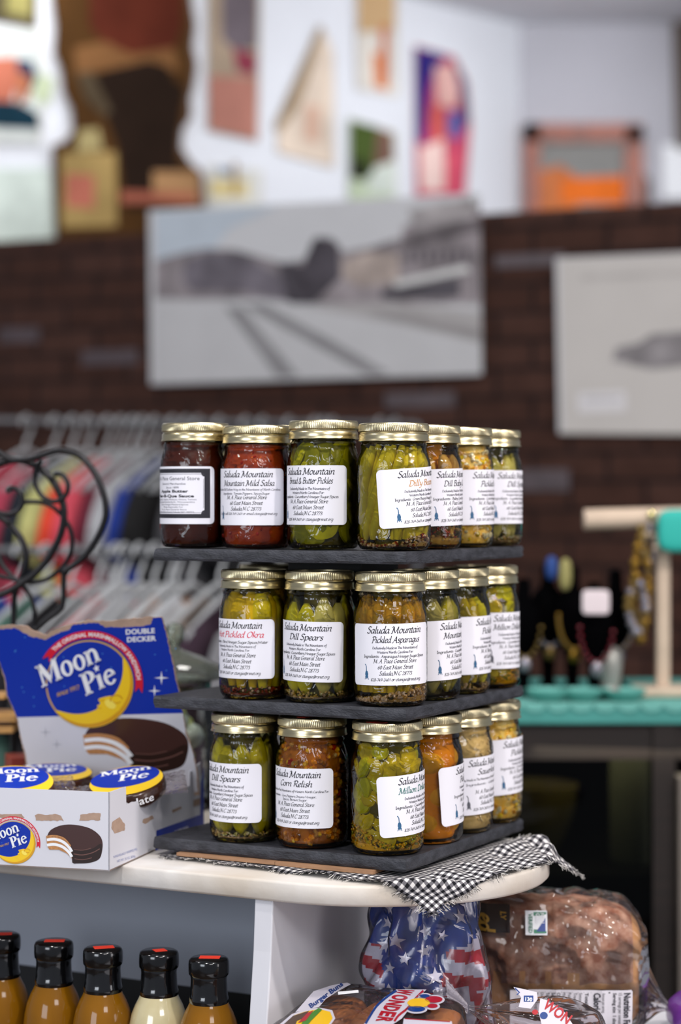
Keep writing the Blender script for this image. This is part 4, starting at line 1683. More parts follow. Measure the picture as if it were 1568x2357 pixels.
def pie_logo(small=False):
    """round crescent emblem, radius 100, y up"""
    a = Art()
    a.ell(0, 0, 101, 101, M_GOLD, 2, 72)
    a.ell(-1, 1, 96.5, 96.5, M_BLUE, 3, 72)
    # crescent on the lower right
    n = 60
    vs, fs = [], []
    for i in range(n + 1):
        q = math.radians(-142 + (38 + 142) * i / n)
        w_ = math.sin(math.pi * i / n) ** .75
        ri = 98 - 40 * w_
        vs += [(100 * math.cos(q), 100 * math.sin(q)), (ri * math.cos(q), ri * math.sin(q))]
    fs = [(2 * i, 2 * i + 1, 2 * i + 3, 2 * i + 2) for i in range(n)]
    a.shape(vs, fs, M_YEL, 4)
    vs = []
    for i in range(n + 1):
        q = math.radians(-140 + (30 + 140) * i / n)
        w_ = math.sin(math.pi * i / n) ** .8
        vs += [(99 * math.cos(q), 99 * math.sin(q)), ((99 - 9 * w_) * math.cos(q), (99 - 9 * w_) * math.sin(q))]
    a.shape(vs, fs, M_YEL2, 5)
    # profile: brow, nose, lips, chin; closed eye and cheek
    a.poly([(60, -28), (46, -27), (36, -29), (22, -33), (20, -37), (25, -43), (23, -47), (17, -49), (20, -53), (16, -57), (20, -62), (6, -66), (30, -84), (70, -60)], M_YEL, 5)
    a.ell(48, -46, 14, 9, M_YEL3, 6, rot=-.6)
    ringshape(a, 62, -36, 15, 12, 12, 9.5, M_YEL2, 10, 200, 7)
    a.line([(54, -40), (62, -44), (72, -40)], 2, M_YEL2, 7, 3)
    a.line([(22, -36), (30, -38), (34, -34)], 1.4, M_YEL2, 7, 3)
    a.line([(20, -55), (28, -55)], 1.5, M_YEL2, 7)
    # ribbon round the top
    ringshape(a, 0, 0, 123, 123, 105.5, 105.5, M_RED, 146, -4, 3, n=60)
    for q0, s_ in ((146, 1), (-4, -1)):
        for (r0, r1) in ((105.5, 114), (114, 123)):
            q1, q2 = math.radians(q0), math.radians(q0 + s_ * 6)
            tip = r0 if r0 < 110 else r1
            a.poly([(r0 * math.cos(q1), r0 * math.sin(q1)), (r1 * math.cos(q1), r1 * math.sin(q1)), (tip * math.cos(q2), tip * math.sin(q2))], M_RED, 3)
    a.sans('THE ORIGINAL MARSHMALLOW SANDWICH', 0, 0, 13.5, M_WHT, bold=.02, width=252, layer=5, arc=(0, 0, 109.5, math.radians(71)))
    ang = math.radians(25)

    def place(w_, ox, oy, k, kx=1.0):
        def f(x, y):
            x, y = x * k * kx + y * k * .13, y * k
            return (ox + x * math.cos(ang) - y * math.sin(ang), oy + x * math.sin(ang) + y * math.cos(ang))
        a.merge(w_, f)
    place(serif_word('Moon', M_BLUE, 6), -107, -12, 6.3, .84)
    place(serif_word('Moon', M_WHT, 8), -109, -8, 6.3, .84)
    place(serif_word('Pie', M_WHT, 8), -8, -27, 6.3, .88)
    a.pen('since 1917', -49, -20, 11, M_GOLD, 54, layer=6, rot=math.radians(18), at=(-49, -20), wd=1.0, th=.6)
    for (x, y) in [(50, 38), (-60, 62), (-45, 50), (-58, -5), (30, 70)]:
        a.ell(x, y, 1.6, 1.6, M_BLUE2, 4, 8)
    return a


LOGO = pie_logo()


def put_logo(art, cx, cy, k, kx=1, sh=0, dl=0):
    art.merge(LOGO, lambda x, y: (cx + x * k * kx, cy - y * k + sh * x), dl)


def pie_art(art, fx, layer=2):
    """bitten chocolate sandwich in a 0..130 x 0..90 frame, y down"""
    A_ = Art()
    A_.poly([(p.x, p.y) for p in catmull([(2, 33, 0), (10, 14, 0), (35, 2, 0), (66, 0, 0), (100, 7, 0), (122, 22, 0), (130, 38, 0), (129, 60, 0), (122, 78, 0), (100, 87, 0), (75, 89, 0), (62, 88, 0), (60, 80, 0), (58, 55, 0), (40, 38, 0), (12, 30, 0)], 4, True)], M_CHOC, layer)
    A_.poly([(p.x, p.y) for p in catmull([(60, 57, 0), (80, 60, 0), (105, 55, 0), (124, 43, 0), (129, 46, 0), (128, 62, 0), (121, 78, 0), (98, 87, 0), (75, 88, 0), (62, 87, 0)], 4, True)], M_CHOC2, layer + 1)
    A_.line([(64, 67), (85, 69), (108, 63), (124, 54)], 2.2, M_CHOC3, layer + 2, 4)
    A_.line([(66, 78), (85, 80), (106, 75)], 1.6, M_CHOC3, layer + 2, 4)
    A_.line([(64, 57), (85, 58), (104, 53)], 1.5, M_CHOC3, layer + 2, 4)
    A_.poly([(1, 30), (20, 27), (42, 33), (57, 50), (60, 75), (61, 78), (48, 66), (30, 58), (8, 58), (3, 50)], M_BISC, layer + 2)
    for (y0, y1) in ((34, 6.5), (46, 6.5)):
        A_.line([(2.5, y0 + 2), (20, y0), (38, y0 + 5), (52, y0 + 16), (60, y0 + 28)], y1, M_WHT, layer + 3, 5)
    A_.line([(1, 28.5), (20, 26), (42, 32), (57, 49)], 3.5, M_BISC, layer + 4, 5)
    art.merge(A_, fx)


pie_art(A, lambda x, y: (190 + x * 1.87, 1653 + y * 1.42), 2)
put_logo(A, 207, 1573.5, 1.0, 1.0, .0, 6)
A.sans('DOUBLE', 0, 0, 1, M_WHT, .03)
v_, f_, m_, l_ = A.it.pop()


def put_text(art, txt, x, y, size, width, m, layer=3, bold=.03, rot=0, skew=0):
    v, f = font_mesh(txt, bold, 'LEFT', skew, 3)
    x0, x1 = min(p[0] for p in v), max(p[0] for p in v)
    kx = width / (x1 - x0)
    c, s_ = math.cos(rot), math.sin(rot)
    art.shape([(x + (a - x0) * kx * c + b * size * s_, y + (a - x0) * kx * s_ - b * size * c) for a, b in v], f, m, layer)


put_text(A, 'DOUBLE', 290, 1460, 16, 67, M_WHT, rot=-.05, bold=.03)
put_text(A, 'DECKER', 293, 1477.5, 16, 67, M_WHT, rot=-.05, bold=.03)
put_text(A, 'CHOCOLATE', 113, 1786, 17, 100, M_BLUE, rot=-.02)
for (x, y, r_, m_) in [(372, 1560, 16, M_WHT), (356, 1590, 14, M_WHT), (105, 1685, 13, M_PALEG), (131, 1713, 12, M_PALEG)]:
    pts = []
    for i in range(8):
        q = i * math.pi / 4
        rr = r_ * (1 if i % 2 == 0 else .18) * (1 if i % 4 == 0 or i % 2 else 1.05)
        pts.append((x + rr * math.sin(q), y - rr * math.cos(q)))
    A.poly(pts, m_, 3)
random.seed(8)
for i in range(26):
    x, y = rnd(0, 405), rnd(1455, 1635)
    if math.hypot(x - 207, y - 1573) > 128 and not (285 < x < 365 and y < 1485) and x > 30 + (y - 1500) * .2:
        A.ell(x, y, 1.6, 1.6, M_BLUE2, 2, 8)
o = A.build('lid_print', hm, None)
o.parent = hdr
o.matrix_parent_inverse = hdr.matrix_world.inverted()

# front and side print
A = Art()
put_logo(A, 33, 1939, .49, 1, .03, 0)
pie_art(A, lambda x, y: (106 + x, 1897 + y + .02 * x), 2)
fm = rayplane(C0, -DY)


def front_patch(pts, seed):
    A.poly(rag(pts, 1.8, 5, seed), M_KR, 1)


front_patch([(80, 1876), (88, 1874), (115, 1875), (126, 1873), (140, 1878), (147, 1889), (82, 1889)], 1)
front_patch([(185, 1875), (210, 1872), (232, 1872), (231, 1888), (183, 1889)], 2)
front_patch([(-20, 1873), (20, 1874), (50, 1873), (57, 1883), (40, 1880), (22, 1885), (-20, 1880)], 3)
o = A.build('front_print', fm, None)
adopt(o, box)
A = Art()
sm_ = rayplane(C0, -FX)
A.poly([(360, 1911.5), (461, 1875), (462, 1801), (468.5, 1763), (469.5, 1897), (357.5, 1964)], M_BLUE, 1)
put_text(A, 'A DECKER', 402, 1916, 6, 34, M_WHT, rot=-.33)
o = A.build('blue_print', sm_, None)
adopt(o, box)
A = Art()
for i, pts in enumerate([[(258, 1892), (275, 1880), (288, 1899), (286, 1912), (264, 1919), (256, 1905)], [(329, 1886), (350, 1877), (354, 1884), (334, 1896), (327, 1893)],
                         [(396, 1864), (416, 1856), (418, 1861), (398, 1871)], [(446, 1842), (461, 1836), (460, 1853), (445, 1857)]]):
    A2 = Art()
    A2.poly(rag(pts, 1.5, 4, i + 20), M_KR, 1)
    adopt(A2.build('torn_patch', sm_, None), box)
put_text(A, '8 INDIVIDUALLY WRAPPED PIES', 262, 1975, 7.5, 57, M_PALEB, rot=-.33, bold=.0)
o = A.build('weight_print', sm_, None)
adopt(o, box)
A = Art()
put_text(A, 'NET WT. 22 OZ. (624g)', 270, 1985, 7.5, 43, M_PALEB, rot=-.30, bold=.0)
o = A.build('side_print', sm_, None)
adopt(o, box)

# wrapped sandwiches in the box
M_WRAP = mat('brown_wrapper', '3a2218', .22, coat=.5, var=.3, vscale=60, bump=.8, bscale=90)
M_WRAPC = clear_mat('clear_wrapper', 'e8e4e4', .1, 1.5, 1.6, bump=.9, bscale=120, milk=.18, milkc='8c7c7c')


def wrapped_pie(x, y, d, rz, pitch, roll, label, txt=None, k=1.0):
    p = P(x, y, d)
    root = empty('wrapped_sandwich', p, rz, label, 'snack', 'wrapped chocolate sandwiches in the open box')
    root.rotation_euler = (pitch, roll, rz)
    root.scale = (k, k, k * .8)
    g = G()
    g.lathe([(.010, -.032), (.034, -.030), (.043, -.022), (.0455, -.012), (.0447, -.0035), (.0435, -.001), (.042, 0), (.0001, .0002)], 40, rad=lambda i, j: 1 + .015 * math.sin(i * 1.3 + j))
    g.build('wrapped_cake', M_WRAP, root)
    for s_ in (-1, 1):
        g = G()
        n = 14
        vs = []
        for i in range(n + 1):
            for j in range(9):
                t = j / 8
                xx = s_ * (.036 + .032 * t)
                yy = (-.5 + i / n) * (.062 + .006 * t)
                zz = -.014 + .0022 * math.sin(i * 2.1) * t + (1 - t) * .006 * math.cos((i / n - .5) * 3)
                vs.append((xx, yy, zz + .001 * math.sin(j * 3)))
        fs = [(i * 9 + j, (i + 1) * 9 + j, (i + 1) * 9 + j + 1, i * 9 + j + 1) for i in range(n) for j in range(8)]
        g.add(vs, fs)
        g.build('wrapper_end', M_WRAPC, root)
    A = Art()
    e = .041
    A.ell(0, -.0005, .0425, .0415, M_YEL, 1, 48)
    A.ell(-.001, .010, .0400, .0290, M_BLUE, 2, 48)
    A.merge(serif_word('Moon', M_WHT, 4), lambda u, v: ((u - 14) * .0021, v * .0017 + .021))
    A.merge(serif_word('Pie', M_WHT, 4), lambda u, v: ((u - 4) * .0024 + v * .0004, v * .0024 - .0015))
    A.build('wrapper_print', lambda u, v, h: Vector((u, v, .0006 + h)), root, step=.0002)
    if txt:
        A = Art()
        A.sans(txt, 0, -.004, .016, M_WHT, bold=.01, width=.062, layer=1)
        fr = lambda u, v, h: Vector((.0462 * math.sin(u / .0462), -(.0462 + h) * math.cos(u / .0462), v - .0125))
        A.build('wrapper_name', fr, root)
    return root


wrapped_pie(32, 1800, 2.262, .25, .30, -.02, 'wrapped chocolate sandwich at the left, just behind the front wall of the box')
wrapped_pie(125, 1778, 2.372, .30, .12, .0, 'wrapped chocolate sandwich at the back of the box, against the torn lid')
wrapped_pie(291, 1797, 2.275, .10, .26, -.14, 'wrapped chocolate sandwich with white name lettering, at the right side of the box', 'chocolate', .95)

# ------------------------------------------------------------------ sauce bottles
M_CAP = mat('black_cap', '060607', .16, coat=.4)
M_SHR = mat('black_shrink_band', '08080a', .14, coat=.6, bump=.25, bscale=60)
M_MUST = mat('mustard_sauce', '84560a', .35, coat=.6, var=.35, vscale=22, hex2='6a4608', spec=.05)
M_CREAM = mat('cream_dressing', 'cfc39a', .12, coat=1.0, var=.3, vscale=60, hex2='b7a878')
BOT = [(3, 2149, 'mustard brown sauce bottle cut by the left edge of the picture', 'm', .3), (124, 2165, 'mustard brown sauce bottle, second from the left', 'm', .1),
       (237, 2180, 'mustard brown sauce bottle in the middle of the five', 'm', .9), (366, 2187, 'bottle of creamy white dressing among brown sauces', 'c', 1.35), (481, 2203, 'mustard brown sauce bottle beside the white divider panel', 'm', -.2)]
for (x, y, text, kind, sr) in BOT:
    d = .475 / ((y - HY) / F)
    p = P(x, y, d)
    base = p.z - .2
    root = empty('sauce_bottle', (p.x, p.y, base), 0, text, 'bottle', 'black capped sauce bottles on the lower shelf')
    g = G().lathe([(.024, .001), (.029, .003), (.033, .010), (.033, .10), (.0325, .112), (.0312, .123), (.0288, .134), (.0252, .143), (.0215, .150), (.0192, .155), (.018, .16)], 56)
    g.build('bottle_body', M_MUST if kind == 'm' else M_CREAM, root)
    g = G().lathe([(.0200, .153), (.0204, .1545), (.0206, .158), (.0198, .1605), (.0194, .164), (.0190, .172), (.0188, .178), (.0194, .1815), (.0190, .183)], 56)
    g.build('shrink_band', M_SHR, root)
    g = G().lathe([(.0196, .1815), (.0208, .183), (.0212, .187), (.0212, .193), (.0209, .1965), (.0198, .1988), (.0182, .1995), (.0180, .1997), (.0001, .2)], 56)
    c = g.build('bottle_cap', M_CAP, root, angle=50)
    g = G().box((0.001, -.001, .2002), (.0215 if kind == 'm' else .013, .0125, .0003), rz=sr * .3)
    s_ = g.build('price_sticker', M_NEON, c, smooth=False)
    s_['label'] = 'orange red price sticker'

# ------------------------------------------------------------------ bread table and packaged bread
ZB = EYE - .60
board('side_shelf', -.622, -.6005, [(pa0 - .0005, .123 - .42)] + [(pa0 - .0005 - .42 * math.sin(math.pi * i / 30), .123 - .42 * math.cos(math.pi * i / 30)) for i in range(1, 30)] + [(pa0 - .0005, .123 + .42)], M_PANEL, gond)


def surf(name, fn, nu, nv, m, parent, closed_u=True, kind=None, sub=0, thick=0):
    g = G()
    uv = []
    nu1 = nu if closed_u else nu + 1
    for j in range(nv + 1):
        for i in range(nu1):
            g.v.append(tuple(fn(i / nu, j / nv)))
    for j in range(nv):
        for i in range(nu):
            i2 = (i + 1) % nu1
            g.f.append((j * nu1 + i, j * nu1 + i2, (j + 1) * nu1 + i2, (j + 1) * nu1 + i))
            g.m.append(0)
    o = g.build(name, m, parent, angle=80, kind=kind)
    return o


M_BAG = clear_mat('bag_film', 'f6f4f6', .09, 1.45, 1.0, bump=.8, bscale=16, milk=.03, milkc='c8c0c8', dist=.010)
M_BAGM = clear_mat('bag_film_gathered', 'e8e4ea', .16, 1.5, 2.0, bump=1.0, bscale=120, milk=.45, milkc='cfc8d4', dist=.004)
M_CRUST = mat('bread_crust', '8c4e2a', .6, var=.75, vscale=75, hex2='cfa588', bump=.5, bscale=60)
M_CRUSTL = mat('bread_side', 'd09a60', .65, var=.6, vscale=26, hex2='b0763f', bump=.5, bscale=60)
M_FLOUR = mat('flour_dust', 'c9a384', .8)
M_BUN = mat('bun_crust', 'a4622c', .45, var=.5, vscale=14, hex2='c07c3c')
random.seed(21)

# big loaf lying on its side in a clear bag
loaf = empty('bagged_loaf', (.240, 2.345, ZB), -.06, 'large floury brown loaf in a clear bag tied at its right end', 'bread')
LX, LY, LZ = .099, .056, .074


def loaf_pt(u, v, grow=0, wob=0):
    q = 2 * math.pi * u
    t = 2 * v - 1
    e = (1 - abs(t) ** 7) ** .3 if abs(t) < 1 else 0
    c, s_ = math.cos(q), math.sin(q)
    cy = math.copysign(abs(c) ** .62, c)
    cz = math.copysign(abs(s_) ** .72, s_)
    ridge = .0016 * abs(math.sin(t * 13)) ** .4
    top = 1 - .16 * max(0, t) ** 2.2 - .02 * t
    y = (LY + grow - ridge) * cy * (e * .96 + .04)
    z = (LZ + grow - ridge) * cz * (e * .96 + .04) * (top if cz > 0 else 1)
    x = (LX + grow) * t
    if wob:
        n_ = noise.noise(Vector((x * 26, y * 30, z * 30))) * wob
        y += n_ * cy
        z += n_ * cz
        x += n_ * .4
    return Vector((x, y, z + LZ + .006))


g = G()
nu, nv = 64, 90
for j in range(nv + 1):
    for i in range(nu):
        p = loaf_pt(i / nu, j / nv)
        n_ = noise.noise(p * 45) * .002
        g.v.append((p.x, p.y + n_, p.z + n_))
for j in range(nv):
    for i in range(nu):
        i2 = (i + 1) % nu
        g.f.append((j * nu + i, j * nu + i2, (j + 1) * nu + i2, (j + 1) * nu + i))
        z = g.v[j * nu + i][2]
        g.m.append(1 if (z < .078 + .003 * math.sin(j * .5) or j > nv * .93) else 0)
bl = g.build('bread_loaf', [M_CRUST, M_CRUSTL], loaf, angle=80)

def bag_fn(u, v):
    t = v
    if t < .86:
        p = loaf_pt(u, .02 + .98 * t / .86, .006, .006)
        q = 2 * math.pi * u
        w_ = .0018 * math.sin(q * 7 + t * 20) + .0014 * math.sin(q * 13 - t * 33)
        p.y += w_ * math.cos(q)
        p.z += w_ * math.sin(q)
        return p
    k = (t - .86) / .14
    q = 2 * math.pi * u
    end = Vector((LX + .003, 0, LZ * .55))
    r_ = .050 * (1 - k) ** 1.6 + .004
    w_ = 1 + .22 * math.sin(q * 11) * min(1, k * 2)
    return end + Vector((.028 * k - .012 * (1 - k), r_ * math.cos(q) * w_, r_ * 1.1 * math.sin(q) * w_ + (1 - k) * .018 - .012 * k))


bag = surf('clear_bag', bag_fn, 110, 90, M_BAG, loaf)


def tail_fn(u, v):
    q = 2 * math.pi * u
    r_ = .004 + .030 * v ** 1.2
    w_ = 1 + .35 * math.sin(q * 9 + v * 3)
    return Vector((LX + .030 + .034 * v, r_ * .5 * math.cos(q) * w_, LZ * .55 - .012 - .045 * v + r_ * math.sin(q) * w_))


surf('bag_tail', tail_fn, 90, 14, M_BAGM, loaf)
# printed panels of the bag: nutrition facts, dark brand band, small badge
M_FACT = mat('fact_panel', 'd0ccd2', .35, coat=.4)
M_BAND = mat('dark_brown_print', '1d100c', .3, coat=.4)
M_GOLDP = mat('gold_print', 'b58c34', .4)
M_BADGE = mat('badge_green', '1f7a5a', .4)
M_BADGEB = mat('badge_blue', '23408c', .4)


def bag_front(x, z, h):
    """front of the bag at height z"""
    t = max(-.96, min(.96, (x + .012) / (LX + .006)))
    best = None
    lo, hi = math.pi, 2 * math.pi
    # front side: q from pi/2 (top) through pi.. y negative where cos<0
    a_, b_ = math.pi / 2 + .02, 3 * math.pi / 2 - .02
    for _ in range(26):
        m_ = (a_ + b_) / 2
        p = loaf_pt(m_ / 2 / math.pi, .5 + t / 2, .0125)
        if p.z > z:
            a_ = m_
        else:
            b_ = m_
    p = loaf_pt(a_ / 2 / math.pi, .5 + t / 2, .0125)
    return Vector((x, p.y - h, z))


def bag_print(A_, nm, sx=1):
    g = G()
    ms = []
    for v, f, m_, l in A_.it:
        if m_ not in ms:
            ms.append(m_)
        g.add([bag_front(x, z, .0003 * l) for x, z in v], f, ms.index(m_))
    me = bpy.data.meshes.new(nm)
    me.from_pydata(g.v, [], g.f)
    for m_ in ms:
        me.materials.append(m_)
    me.polygons.foreach_set('material_index', g.m)
    o = bpy.data.objects.new(nm, me)
    COL.objects.link(o)
    o.parent = bag
    o.location.x = .012
    return o


def gridrect(A_, x0, z0, x1, z1, m_, l, nx=24, nz=8):
    for i in range(nx):
        for j in range(nz):
            A_.rect(x0 + (x1 - x0) * i / nx, z0 + (z1 - z0) * j / nz, x0 + (x1 - x0) * (i + 1) / nx, z0 + (z1 - z0) * (j + 1) / nz, m_, l)


A = Art()
NX0, NX1, NZ0, NZ1 = -.062, .072, .016, .063
gridrect(A, NX0, NZ0, NX1, NZ1, M_FACT, 1)
for (x0, x1) in ((NX0, NX1),):
    A.rect(x0, NZ1 - .0008, x1, NZ1, M_INK, 2)
    A.rect(x1 - .0008, NZ0, x1, NZ1, M_INK, 2)


def vtext(txt, x, size, wid, bold=0.0, top=NZ1 - .003, m_=M_INK):
    """text running down the side of the bag"""
    v, f = font_mesh(txt, bold, 'LEFT', 0, 2)
    x0, x1 = min(p[0] for p in v), max(p[0] for p in v)
    kx = wid / (x1 - x0)
    A.shape([(x + b * size, top - (a - x0) * kx) for a, b in v], f, m_, 3)


for txt, x, s_, wd_, bo in [('Nutrition Facts', .0625, .0105, .046, .03), ('15 servings per container', .0565, .0055, .040, 0), ('Serving size  1 slice', .0505, .0055, .037, .02), ('Amount per serving', .0385, .0050, .022, 0), ('Calories        1', .0295, .0105, .044, .03),
                            ('Total Fat 1g', .020, .0052, .030, .02), ('Saturated Fat 0g', .0135, .0048, .030, 0), ('Trans Fat 0g', .0075, .0048, .022, 0), ('Polyunsaturated', .0015, .0048, .030, 0), ('Monounsaturated', -.0045, .0048, .030, 0),
                            ('Cholesterol 0mg', -.0105, .0050, .030, .02), ('Sodium 150mg', -.0165, .0050, .026, .02), ('Total Carbohydrate', -.0225, .0050, .034, .02), ('Dietary Fiber', -.0285, .0048, .024, 0), ('Total Sugars', -.0345, .0048, .024, 0), ('Protein', -.0405, .0052, .016, .02)]:
    vtext(txt, x, s_, wd_, bo)
for x in (.0265, .0185, .0120, .0060, 0, -.0060, -.0120, -.0180, -.0240, -.0300, -.0360):
    A.rect(x, NZ0, x + .0003, NZ1 - .002, M_GINK, 2)
A.rect(.0455, NZ0, .0475, NZ1 - .002, M_INK, 2)
A.rect(-.0475, NZ0, -.0445, NZ1 - .002, M_INK, 2)
bag_print(A, 'nutrition_panel')['label'] = 'white nutrition facts panel with black print'
A = Art()
gridrect(A, -.108, .124, -.062, .153, M_BAND, 1, 20, 6)
for (txt, x, z, s_, rot) in [('ed', -.096, .143, .024, -1.5708), ('LY', -.072, .146, .009, -1.5708)]:
    st = Art()
    st.pen(txt, 0, 0, s_ * .66, M_GOLDP, skew=0, wd=.6, th=1.1, align='l', n=4)
    A.merge(st, lambda a, b, x=x, z=z: (x + b, z - a), 1)
bag_print(A, 'brand_band')['label'] = 'dark brown printed band with gold lettering'
A = Art()
gridrect(A, -.045, .122, -.021, .147, M_WHT, 1, 4, 4)
A.rect(-.042, .124, -.036, .146, M_WHT, 2)
A.rect(-.036, .124, -.022, .1455, M_BADGE, 2)
A.poly([(-.033, .126), (-.023, .126), (-.023, .140)], M_BADGEB, 3)
for t_, x, w2 in (('NON', -.0285, .010), ('GMO', -.0335, .010), ('VERIFIED', -.0415, .020)):
    v, f = font_mesh(t_, .02, 'LEFT', 0, 2)
    x0, x1 = min(p[0] for p in v), max(p[0] for p in v)
    A.shape([(x + b * .006, (.1445) - (a - x0) * w2 / (x1 - x0)) for a, b in v], f, M_WHT if x > -.036 else M_BADGE, 4)
bag_print(A, 'bag_badge')['label'] = 'small green and blue badge'

# crumpled bag printed with stars and stripes
M_FBLUE = mat('flag_blue', '0c2a86', .22, coat=.5, var=.5, vscale=20, hex2='0e4a94')
M_FRED = mat('flag_red', 'a80c22', .22, coat=.5)
M_FWHT = mat('flag_white', 'c4c0d0', .22, coat=.5)
fc = P(978, 2192, 2.20)
flag = empty('patriotic_bread_bag', (fc.x, fc.y, ZB), 0, 'crumpled plastic bread bag with white stars on blue and red stripes, under the shelf edge', 'bread bag')
FH = .186


def flag_pt(u, v, off=0):
    q = 2 * math.pi * u
    t = v
    w_ = .064 - .016 * max(0, (t - .45) / .55) ** 1.3
    if t < .1:
        w_ *= .6 + 4 * t
    w_ = w_ * (1 if t < .95 else max(.3, 1 - (t - .95) * 12))
    r_ = w_ + off
    cr = .0045 * math.sin(q * 5 + t * 7) + .0035 * math.sin(q * 9 - t * 13) + .006 * noise.noise(Vector((math.cos(q) * 2, math.sin(q) * 2, t * 5)))
    cr += -.004 * abs(math.sin(q * 3 + t * 4)) ** 6
    r_ += cr
    return Vector((r_ * math.cos(q) + .006 * (1 - t), r_ * .8 * math.sin(q), t * FH))


g = G()
nu, nv = 120, 70
for j in range(nv + 1):
    for i in range(nu):
        g.v.append(tuple(flag_pt(i / nu, j / nv)))
for j in range(nv):
    for i in range(nu):
        i2 = (i + 1) % nu
        g.f.append((j * nu + i, j * nu + i2, (j + 1) * nu + i2, (j + 1) * nu + i))
        x, y, z = g.v[j * nu + i]
        m_ = 0
        if x > .018 + .35 * max(0, .11 - z) * -1 and z < .140 - .25 * (.06 - x) * (x < .06):
            m_ = 1 if int((z + .25 * x + .4) / .0135) % 2 else 2
        if z < .088 + .004 * math.sin(x * 200) and x > -.005:
            m_ = 1 if int((x + .1 + .3 * z) / .013) % 2 else 2
        if x < -.047 and z < .132:
            m_ = 1 if int((z + .4 * x + .4) / .013) % 2 else 2
        g.m.append(m_)
g.f.append(tuple(range(nu))[::-1])
g.m.append(0)
fb = g.build('printed_film', [M_FBLUE, M_FRED, M_FWHT], flag, angle=60)
A = Art()
random.seed(4)
stars = []
k = 0
while len(stars) < 30 and k < 900:
    k += 1
    u, t = rnd(.52, .98), rnd(.42, .97)
    p = flag_pt(u, t)
    if (p.x > .016 and p.z < .142) or p.x < -.044 or p.z < .085:
        continue
    if all((u - a) ** 2 * 4 + (t - b) ** 2 > .011 for a, b in stars):
        stars.append((u, t))
g = G()
for (u, t) in stars:
    r_ = rnd(.0065, .0095)
    ro = rnd(-.4, .4)
    c = flag_pt(u, t, .0016)
    vs = [c]
    for i in range(10):
        q = math.pi / 2 + ro + math.pi * i / 5
        rr = r_ * (1 if i % 2 == 0 else .42)
        vs.append(flag_pt(u + rr * math.cos(q) / (2 * math.pi * .055), min(.995, t + rr * math.sin(q) / FH), .0014))
    g.add(vs, [(0, i + 1, (i + 1) % 10 + 1) for i in range(10)])
o = g.build('printed_stars', M_FWHT, fb, kind='stuff')


def film_fn(u, v):
    p = flag_pt(u, v, .0025)
    q = 2 * math.pi * u
    n_ = .004 * noise.noise(Vector((math.cos(q) * 3, math.sin(q) * 3, v * 8 + 3)))
    return p + Vector((math.cos(q) * n_, math.sin(q) * n_, .001))


surf('clear_outer_film', film_fn, 110, 60, M_BAG, flag)

# bun pack with red and blue lettering, front of the bread table
M_BAGW = mat('bag_white_print', 'c8c4d0', .3, coat=.4)
M_BAGR = mat('bag_red_print', 'a8121e', .3, coat=.4)
M_BAGB = mat('bag_blue_print', '10387c', .3, coat=.4)
M_BAGY = mat('bag_yellow_print', 'e8b80c', .3, coat=.4)


def superbox(name, c, half, ex_, m_, parent, rot=None, nu=48, nv=32, wob=0, seed=0, top_tilt=0):
    g = G()
    R = rot or Matrix.Identity(3)
    def pt(u, v):
        q, w_ = 2 * math.pi * u, math.pi * (v - .5)
        f = lambda a: math.copysign(abs(a) ** ex_, a)
        x = half[0] * f(math.cos(w_)) * f(math.cos(q))
        y = half[1] * f(math.cos(w_)) * f(math.sin(q))
        z = half[2] * f(math.sin(w_))
        p = Vector((x, y, z))
        if wob:
            p *= 1 + wob * noise.noise(Vector((x * 30 + seed, y * 30, z * 30)))
        return Vector(c) + R @ p
    for j in range(nv + 1):
        for i in range(nu):
            g.v.append(tuple(pt(i / nu, j / nv)))
    for j in range(nv):
        for i in range(nu):
            i2 = (i + 1) % nu
            g.f.append((j * nu + i, j * nu + i2, (j + 1) * nu + i2, (j + 1) * nu + i))
            g.m.append(0)
    return g.build(name, m_, parent, angle=80)


bp_c = AB(.020, -.048, -.546)
RB = Matrix.Rotation(-TH, 3, 'Z') @ Matrix.Rotation(.13, 3, 'X')
buns = empty('bun_pack', (bp_c.x, bp_c.y, ZB), 0, 'clear bag of brown buns with red lettering and coloured dots, at the bottom edge', 'bread pack')
bz = bp_c.z - ZB
for ix in range(3):
    for iy in range(2):
        loc = Vector((0, 0, bz)) + RB @ Vector((-.055 + ix * .055, -.042 + iy * .078, -.006))
        superbox('bun', loc, (.0275, .039, .031), .55, M_BUN, buns, RB, 28, 18)
bbag = superbox('clear_bag', (0, 0, bz), (.087, .087, .036), .4, M_BAG, buns, RB, 96, 60, wob=.04)
# print lies on the upper face
un = RB @ Vector((0, 0, 1))
pp = Vector((bp_c.x, bp_c.y, bp_c.z)) + un * .0372
bm_ = rayplane(pp, un)
A = Art()


def quadstrip(pts_l, pts_r, m_, l):
    n = len(pts_l)
    A.shape(pts_l + pts_r, [(i, i + 1, n + i + 1, n + i) for i in range(n - 1)], m_, l)


